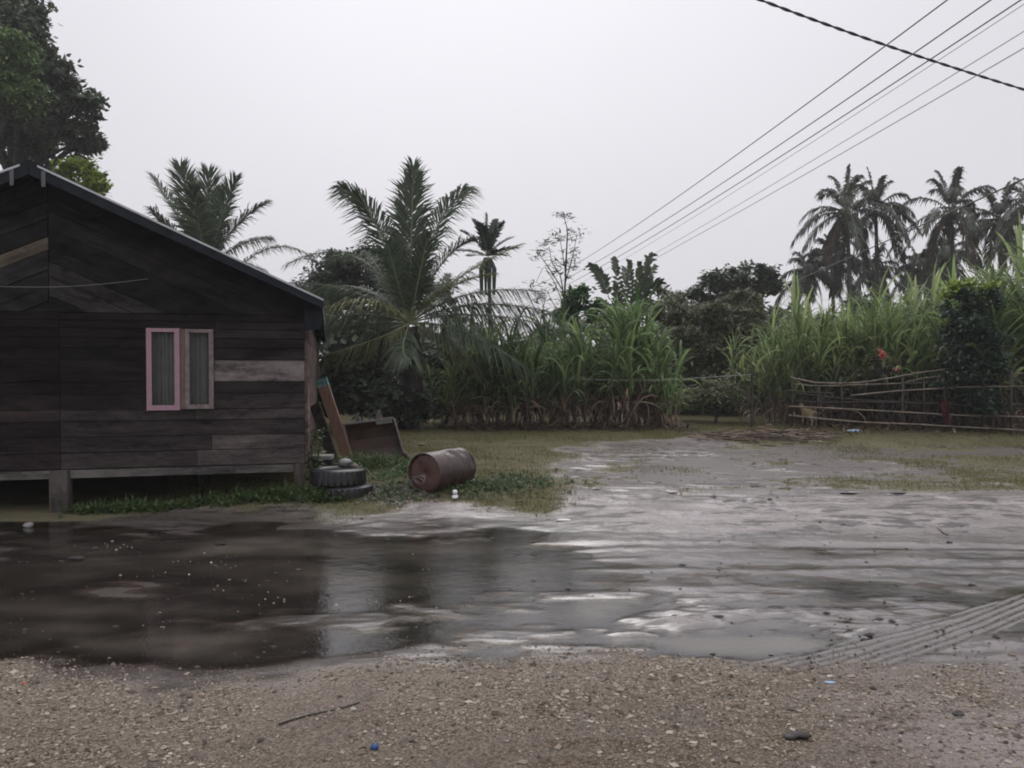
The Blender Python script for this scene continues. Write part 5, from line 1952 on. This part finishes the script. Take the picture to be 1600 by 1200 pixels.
# twisted service cable at the top right
p0, p1, pm = at(1150, -15, 8.0), at(1640, 152, 10.5), at(1400, 76, 9.2)
tt = np.linspace(-1.6, 2.2, 900)
cx_ = [np.polyfit([0, .5, 1], [p0[i], pm[i], p1[i]], 2) for i in range(3)]
C = np.stack([np.polyval(cx_[i], tt) for i in range(3)], 1)
tw = empty('twisted_cable', C[0])
tag(tw, 'dark twisted pair cable crossing the top right corner below the wires', 'cable')
for ph in (0, math.pi):
    a = tt * 75 + ph
    Q = C + np.stack([np.cos(a) * .0, np.cos(a) * .009, np.sin(a) * .009], 1)
    m = MB(); m.tube(Q, .0085, 6)
    m.build('strand', M['wire'], tw, smooth=True, origin=C[0])
m = MB(); m.tube([C[605], C[605] + np.array([-.01, 0, -.05])], .016, 6); m.build('clamp', M['wire'], tw, origin=C[0])
wire('power_wire', [(1660, 252, 17), (1400, 370, 28), (1190, 462, 47)], .022, 'wire', 'single dark wire sloping down in front of the right hand palms', 'wire', None, 1.0)
# clothesline
P = [at(x, y, Y) for x, y, Y in ((888, 592, 22.0), (960, 594, 21.9), (1030, 594, 21.9), (1100, 590, 22.0), (1174, 585, 22.2))]
m = MB(); m.tube(P, .010, 5)
tag(m.build('clothesline', M['rope'], origin=P[0]), 'pale clothesline strung low in front of the cane thicket', 'rope')
b_ = np.array(gbase(1176, 22.25))
m = MB(); m.tube([b_ - np.array([0, 0, .1]), at(1175, 580, 22.25)], [.045, .035], 7)
tag(m.build('wooden_post', M['bark'], origin=b_), 'dark wooden post holding the right end of the clothesline', 'post')

# ------------------------------------------------------------------ loose ground cover
def scatter_xy(n, f, g):
    return f(n, g)

# gravel stones
gg = np.random.default_rng(3)
k = 230000
y = 2.9 + 2.5 * np.sqrt(gg.random(k))
x = gg.uniform(-1, 1, k) * (y * .70 + .15)
edge = np.exp(-np.maximum(y - shore(x) + .05, 0) / .16) * sstep(5.9, 5.2, y)
dens = np.maximum(gravel_mask(x, y), .55 * edge * (1 - .6 * sstep(.5, 1.5, x))) * np.clip(.55 + 1.9 * fbm(x * 1.7, y * 1.7, 4), .06, 1)
keep = gg.random(k) < dens * .62
x, y = x[keep], y[keep]
k = len(x)
r = np.exp(gg.normal(math.log(.0043), .6, k)).clip(.0025, .024)
z = ground_h(x, y)
oct_v = np.array([[1, 0, 0], [-.9, .15, 0], [0, 1, 0.1], [.1, -1, 0], [0, 0, .7], [0, .1, -.7]])
oct_f = np.array([[0, 2, 4], [2, 1, 4], [1, 3, 4], [3, 0, 4], [2, 0, 5], [1, 2, 5], [3, 1, 5], [0, 3, 5]])
jit = 1 + gg.normal(0, .22, (k, 6, 3))
a = gg.uniform(0, 6.283, k)
V = oct_v[None] * jit * (r[:, None, None] * np.stack([gg.uniform(.8, 1.5, k), gg.uniform(.6, 1.0, k), gg.uniform(.5, .95, k)], 1)[:, None, :])
ca2, sa2 = np.cos(a)[:, None], np.sin(a)[:, None]
V = np.stack([V[..., 0] * ca2 - V[..., 1] * sa2, V[..., 0] * sa2 + V[..., 1] * ca2, V[..., 2]], -1)
V += np.stack([x, y, z + r * .2], 1)[:, None, :]
m = MB()
m.add(V.reshape(-1, 3), (oct_f[None] + (np.arange(k) * 6)[:, None, None]).reshape(-1, 3))
tag(m.build('gravel', M['gravel']), 'loose wet gravel along the near edge of the yard', kind='stuff')

# small clods and stones on the mud
k = 9000
y = gg.uniform(5.0, 18, k)
x = gg.uniform(-.72, .72, k) * y
z = ground_h(x, y)
lim = np.where(y < 9.6, WATER1, WATER2)
keep = (z > lim - .02) & ((y < 9) | (x > -2)) & (fbm(x * 1.1 + 9, y * 1.4, 4) > gg.uniform(-.12, .2, k)) & (gg.random(k) < np.interp(y, [5, 9, 17], [.45, .4, .6]))
x, y, z = x[keep], y[keep], np.maximum(z[keep], lim[keep])
k = len(x)
r = np.exp(gg.normal(math.log(.0085), .55, k)).clip(.004, .04) * np.interp(y, [5, 10, 18], [.9, 1.2, 1.7])
jit = 1 + gg.normal(0, .22, (k, 6, 3))
V = oct_v[None] * jit * (r[:, None, None] * np.stack([gg.uniform(.8, 1.9, k), gg.uniform(.6, 1.0, k), gg.uniform(.4, .8, k)], 1)[:, None, :]) + np.stack([x, y, z + r * .15], 1)[:, None, :]
m = MB()
m.add(V.reshape(-1, 3), (oct_f[None] + (np.arange(k) * 6)[:, None, None]).reshape(-1, 3))
tag(m.build('mud_clods', M['clod']), 'scattered dark clods and bits lying on the wet mud', kind='stuff')
# pale pebbles added in place of rain splash flecks on the left puddle
k = 700
y = gg.uniform(5.0, 9.0, k)
x = gg.uniform(-.68, -.05, k) * y
kp = fbm(x * .9 + 2, y * 1.2, 3) > .10
x, y = x[kp], y[kp]
k = len(x)
r = np.exp(gg.normal(math.log(.008), .45, k)).clip(.004, .02)
jit = 1 + gg.normal(0, .22, (k, 6, 3))
V = oct_v[None] * jit * r[:, None, None] + np.stack([x, y, np.maximum(ground_h(x, y), WATER1)], 1)[:, None, :]
m = MB()
m.add(V.reshape(-1, 3), (oct_f[None] + (np.arange(k) * 6)[:, None, None]).reshape(-1, 3))
tag(m.build('splash_pebbles', M['gravel']), 'pale pebbles standing in for rain splashes on the brown puddle', kind='stuff')

# lawn blades
k = 260000
y = 9.3 + 15 * gg.random(k) ** 1.0
x = gg.uniform(-.45, .72, k) * y
gm_ = grass_mask(x, y)
keep = gg.random(k) < gm_ ** 1.5 * np.clip(.5 + 1.6 * fbm(x * 1.3, y * 1.3, 3), .08, 1)
x, y = x[keep], y[keep]
k = len(x)
h = gg.uniform(.02, .075, k) * np.interp(y, [9, 13, 24], [1.2, 1.0, 1.2]) * np.clip(.9 + 2.2 * fbm(x * .8 + 7, y * .8, 3), .4, 1.8)
m = MB()
P0 = np.stack([x, y, ground_h(x, y) - .004], 1)
aa = gg.uniform(0, 6.283, k)
S = np.stack([np.cos(aa), np.sin(aa), 0 * aa], 1) * .005
tip = P0 + np.stack([gg.normal(0, .5, k) * h, gg.normal(0, .5, k) * h, h], 1)
V = np.stack([P0 - S, P0 + S, tip], 1).reshape(-1, 3)
m.add(V, np.arange(3 * k).reshape(-1, 3))
tag(m.build('grass', M['grass']), 'short mossy lawn grass behind the wet mud', kind='stuff')

# weeds along the house, round the bucket and drum
def weeds(n, poly_pts, hgt, seed, L=.06):
    """small leafy weeds in a strip given by (x, y, width, density)"""
    g = np.random.default_rng(seed)
    pts = np.array(poly_pts)
    out = []
    seg = g.integers(0, len(pts) - 1, n)
    u = g.random(n)
    p = pts[seg] * (1 - u)[:, None] + pts[seg + 1] * u[:, None]
    xy = p[:, :2] + g.normal(size=(n, 2)) * p[:, 2:3] * np.array([.5, .5])
    hh = hgt * p[:, 3] * g.uniform(.3, 1.2, n) * np.clip(.9 + 1.4 * fbm(xy[:, 0] * 2.3, xy[:, 1] * 2.3, 2), .25, 1.6)
    m = MB()
    k = 9
    ids = np.repeat(np.arange(n), k)
    zz = g.random(n * k)
    C = np.stack([xy[ids, 0] + g.normal(0, .035, n * k), xy[ids, 1] + g.normal(0, .035, n * k), ground_h(xy[ids, 0], xy[ids, 1]) + zz * hh[ids]], 1)
    leaves(m, C, L, L * .5, g, .45, hang=-.1)
    # upright blades
    b = n * 2
    ids = g.integers(0, n, b)
    P0 = np.stack([xy[ids, 0], xy[ids, 1], ground_h(xy[ids, 0], xy[ids, 1])], 1)
    strips(m, P0, g.uniform(0, 6.28, b), g.uniform(.9, 1.5, b), g.uniform(.5, 2, b), hh[ids] * 1.6 + .03, np.full(b, .009), 3)
    return m

hc = lambda lx, ly: hp(lx, ly, 0)[:2]
m = weeds(650, [(*hc(-2.95, -.25), .22, .55), (*hc(-2.2, -.28), .22, .9), (*hc(-1.2, -.22), .20, 1.0), (*hc(-.4, -.28), .24, 1.35), (*hc(.15, -.45), .25, 1.3), (*hc(.55, -.6), .2, 1.0)], .12, 91)
tag(m.build('weeds', M['weed']), 'green weeds growing along the foot of the house front', kind='stuff')
m = weeds(650, [(-3.1, 12.2, .25, 1.3), (-2.75, 12.9, .35, 1.5), (-2.9, 13.6, .35, 2.0), (-2.5, 13.8, .3, 1.5), (-2.1, 13.7, .35, 1.2), (-1.9, 13.2, .5, .8), (-2.0, 12.2, .5, .6)], .11, 92)
tag(m.build('weeds', M['weed']), 'tall weeds growing round the excavator bucket and tyres', kind='stuff')
m = weeds(520, [(-2.0, 10.7, .4, .55), (-1.6, 11.3, .5, .6), (-.6, 11.0, .6, .9), (-.2, 11.4, .9, 1.0), (.3, 11.7, .9, .6), (-.7, 12.2, .9, .6)], .075, 93)
tag(m.build('weeds', M['weed']), 'tufts of grass around the rusty drum', kind='stuff')
# leafy plant at the house corner
g5 = np.random.default_rng(55)
cp_ = np.array([*hp(.10, .35, 0)[:2], 0]); cp_[2] = gz(cp_[0], cp_[1])
e = empty('corner_plant', cp_); tag(e, 'small leafy plant growing at the house corner above the tyres', 'plant')
m = MB(); lm = MB()
for q in range(9):
    a = q * .7; tp = np.array([.16 * math.cos(a), .16 * math.sin(a), g5.uniform(.45, .95)])
    m.tube([(0, 0, 0), tp * .6 + np.array([0, 0, .05]), tp], [.008, .006, .003], 4)
    s = g5.random(12)[:, None]
    leaves(lm, tp * (1 - s * .6) + g5.normal(0, .02, (12, 3)), .11, .05, g5, .4)
m.build('stem', M['stem'], e); o = lm.build('foliage', M['weed'], e); o['kind'] = 'stuff'

# gravel patch by the tyres
k = 1500
x = gg.normal(-1.75, .34, k); y = gg.normal(11.0, .30, k)
r = np.exp(gg.normal(math.log(.016), .5, k)).clip(.007, .05)
jit = 1 + gg.normal(0, .22, (k, 6, 3))
V = oct_v[None] * jit * r[:, None, None] + np.stack([x, y, ground_h(x, y) + r * .2], 1)[:, None, :]
m = MB(); m.add(V.reshape(-1, 3), (oct_f[None] + (np.arange(k) * 6)[:, None, None]).reshape(-1, 3))
tag(m.build('gravel', M['broken']), 'patch of broken stones between the tyres and the drum', kind='stuff')

# brush pile of dead stalks at the edge of the mud
gb_ = np.random.default_rng(8)
m = MB()
for q in range(330):
    px = np.clip(gb_.normal(1195, 55), 1085, 1300)
    c = on_z(px, gb_.normal(683, 4.0), 0.0)
    h = .02 + .16 * gb_.random() ** 1.6 * math.exp(-((px - 1185) / 70) ** 2)
    a = gb_.normal(0, .6)
    L = gb_.uniform(.15, .6)
    d = np.array([math.cos(a), math.sin(a) * .8, gb_.normal(0, .12)]) * L
    z0 = gz(c[0], c[1])
    p = np.array([c[0], c[1], z0 + h])
    m.tube([p - d / 2, p + np.array([0, 0, .015]), p + d / 2], gb_.uniform(.006, .018), 4)
tag(m.build('brush_pile', M['debris']), 'low heap of dead stalks and twigs on the lawn edge', 'debris', kind='stuff')
# dead leaf litter below the cane
k = 2600
px = np.concatenate([gb_.uniform(690, 1075, 1700), gb_.uniform(1230, 1620, 900)])
Y = np.concatenate([gb_.normal(22.0, .5, 1700), gb_.normal(21.6, .9, 900)])
x = (px - 800) / FPX * Y
strip_m = MB()
strips(strip_m, np.stack([x, Y, ground_h(x, Y) + .015], 1), gb_.uniform(0, 6.28, k), gb_.uniform(0, .5, k), gb_.uniform(.2, 1.2, k), gb_.uniform(.2, .7, k), gb_.uniform(.02, .05, k), 3)
tag(strip_m.build('leaf_litter', M['debris']), 'dead cane leaves littering the ground below the thickets', kind='stuff')

# sticks lying about
def stick(px0, py0, px1, py1, zg, r, mat, label, cat='stick', lift=.0, kink=.0):
    a, b2 = on_z(px0, py0, zg), on_z(px1, py1, zg)
    n = 7
    P = np.array([a + (b2 - a) * s for s in np.linspace(0, 1, n)])
    P[:, 2] = [max(gz(p[0], p[1]), WATER1 if p[1] < 9.6 else -9) + r * .7 for p in P]
    P[:, 1] += kink * np.sin(np.linspace(0, math.pi, n) * 2)
    P[-1, 2] += lift
    m = MB(); m.tube(P, np.linspace(r, r * .6, n), 6)
    return tag(m.build('stick', M[mat], origin=P[0]), label, cat)

stick(436, 1120, 562, 1084, -.12, .006, 'bark', 'thin dark twig lying on the gravel at the lower left', kink=.012)
stick(783, 668, 826, 669, 0, .02, 'bamboo', 'short pale stick on the lawn in front of the dry cane')
stick(752, 673, 800, 671, 0, .014, 'bamboo', 'thin pale stick on the lawn nearer than the thick one')
stick(1068, 657, 1122, 659, 0, .022, 'bamboo', 'pale pole lying at the foot of the low young cane')
stick(1012, 664, 1050, 650, 0, .02, 'bamboo', 'pale stick leaning into the low young cane', lift=.25)
stick(1465, 817, 1482, 826, -.09, .012, 'bamboo', 'small pale stick on the mud at the far right')

# small litter
def bit(px, py, zg, r, seed, sq, mat, name, label, cat, rough=.25, rz=0):
    c = on_z(px, py, zg)
    z = gz(c[0], c[1])
    c = on_z(px, py, z)
    z = max(gz(c[0], c[1]), WATER1 if c[1] < 9.6 else -9)
    m = noise_lump(r, seed, sq, 9, rough)
    o = m.build(name, M[mat], None, smooth=True)
    o.location = (c[0], c[1], z + r * sq[2] * .6)
    o.rotation_euler = (0, 0, rz)
    return tag(o, label, cat)

bit(585, 1168, -.08, .020, 1, (1, 1, .8), 'blue', 'bottle_cap', 'dark blue plastic cap on the gravel near the bottom edge', 'cap', .08)
bit(38, 1069, -.15, .013, 2, (1, .9, .7), 'red', 'plastic_scrap', 'tiny red plastic scrap at the left puddle edge', 'litter')
bit(1297, 1066, -.12, .022, 3, (1.4, .6, .3), 'paleblue', 'plastic_scrap', 'pale blue white wrapper scrap on the gravel edge at right', 'litter')
bit(1241, 1153, -.08, .038, 12, (1.35, .75, .5), 'clod', 'mud_clod', 'large dark clod on the gravel near the bottom right', 'clod', .6)
bit(1497, 1116, -.10, .028, 13, (1.2, .7, .5), 'clod', 'mud_clod', 'dark clod on bare mud at the far right of the gravel', 'clod', .6)
bit(1335, 675, 0, .11, 14, (1.8, .8, .45), 'paleblue', 'plastic_bag', 'crumpled blue plastic bag on the lawn below the fence', 'bag')
bit(44, 825, -.2, .055, 15, (1.3, .8, .65), 'stone', 'stone', 'pale stone on the ground left of the middle house post', 'stone')
bit(120, 878, -.2, .045, 16, (1.8, .7, .5), 'clod', 'mud_clod', 'dark clod on the shaded mud in front of the house', 'clod')
bit(344, 857, -.19, .04, 17, (1.6, .6, .5), 'clod', 'mud_clod', 'dark clod between the house window and the puddle', 'clod')
bit(658, 697, -.02, .07, 18, (1.2, .9, .7), 'stone_b', 'stone', 'dark brown stone on the lawn between bucket and drum', 'stone')
bit(880, 816, -.12, .05, 19, (2.0, .5, .3), 'white', 'plastic_scrap', 'white plastic scrap lying on the wet mud in the middle', 'litter')
bit(716, 762, -.06, .06, 20, (1.5, .7, .6), 'stone_b', 'stone', 'brown stone under the front of the rusty drum', 'stone')
bit(737, 754, -.05, .06, 21, (1.2, .7, .6), 'stone', 'stone', 'grey stone wedged under the far end of the drum', 'stone')

# ------------------------------------------------------------------ rain haze
hz = MB()
hz.box((0, 120, 14.2), (640, 420, 31))
t = NT('rain haze')
t.n.remove(t.b)
pv = t.node('ShaderNodeVolumePrincipled')
pv.inputs['Color'].default_value = (0.93, 0.93, 0.96, 1)
pv.inputs['Density'].default_value = 0.0009
pv.inputs['Anisotropy'].default_value = 0.2
t.l.new(pv.outputs[0], t.n['Material Output'].inputs['Volume'])
tag(hz.build('haze', t.m), 'thin grey rain haze filling the air', kind='stuff')
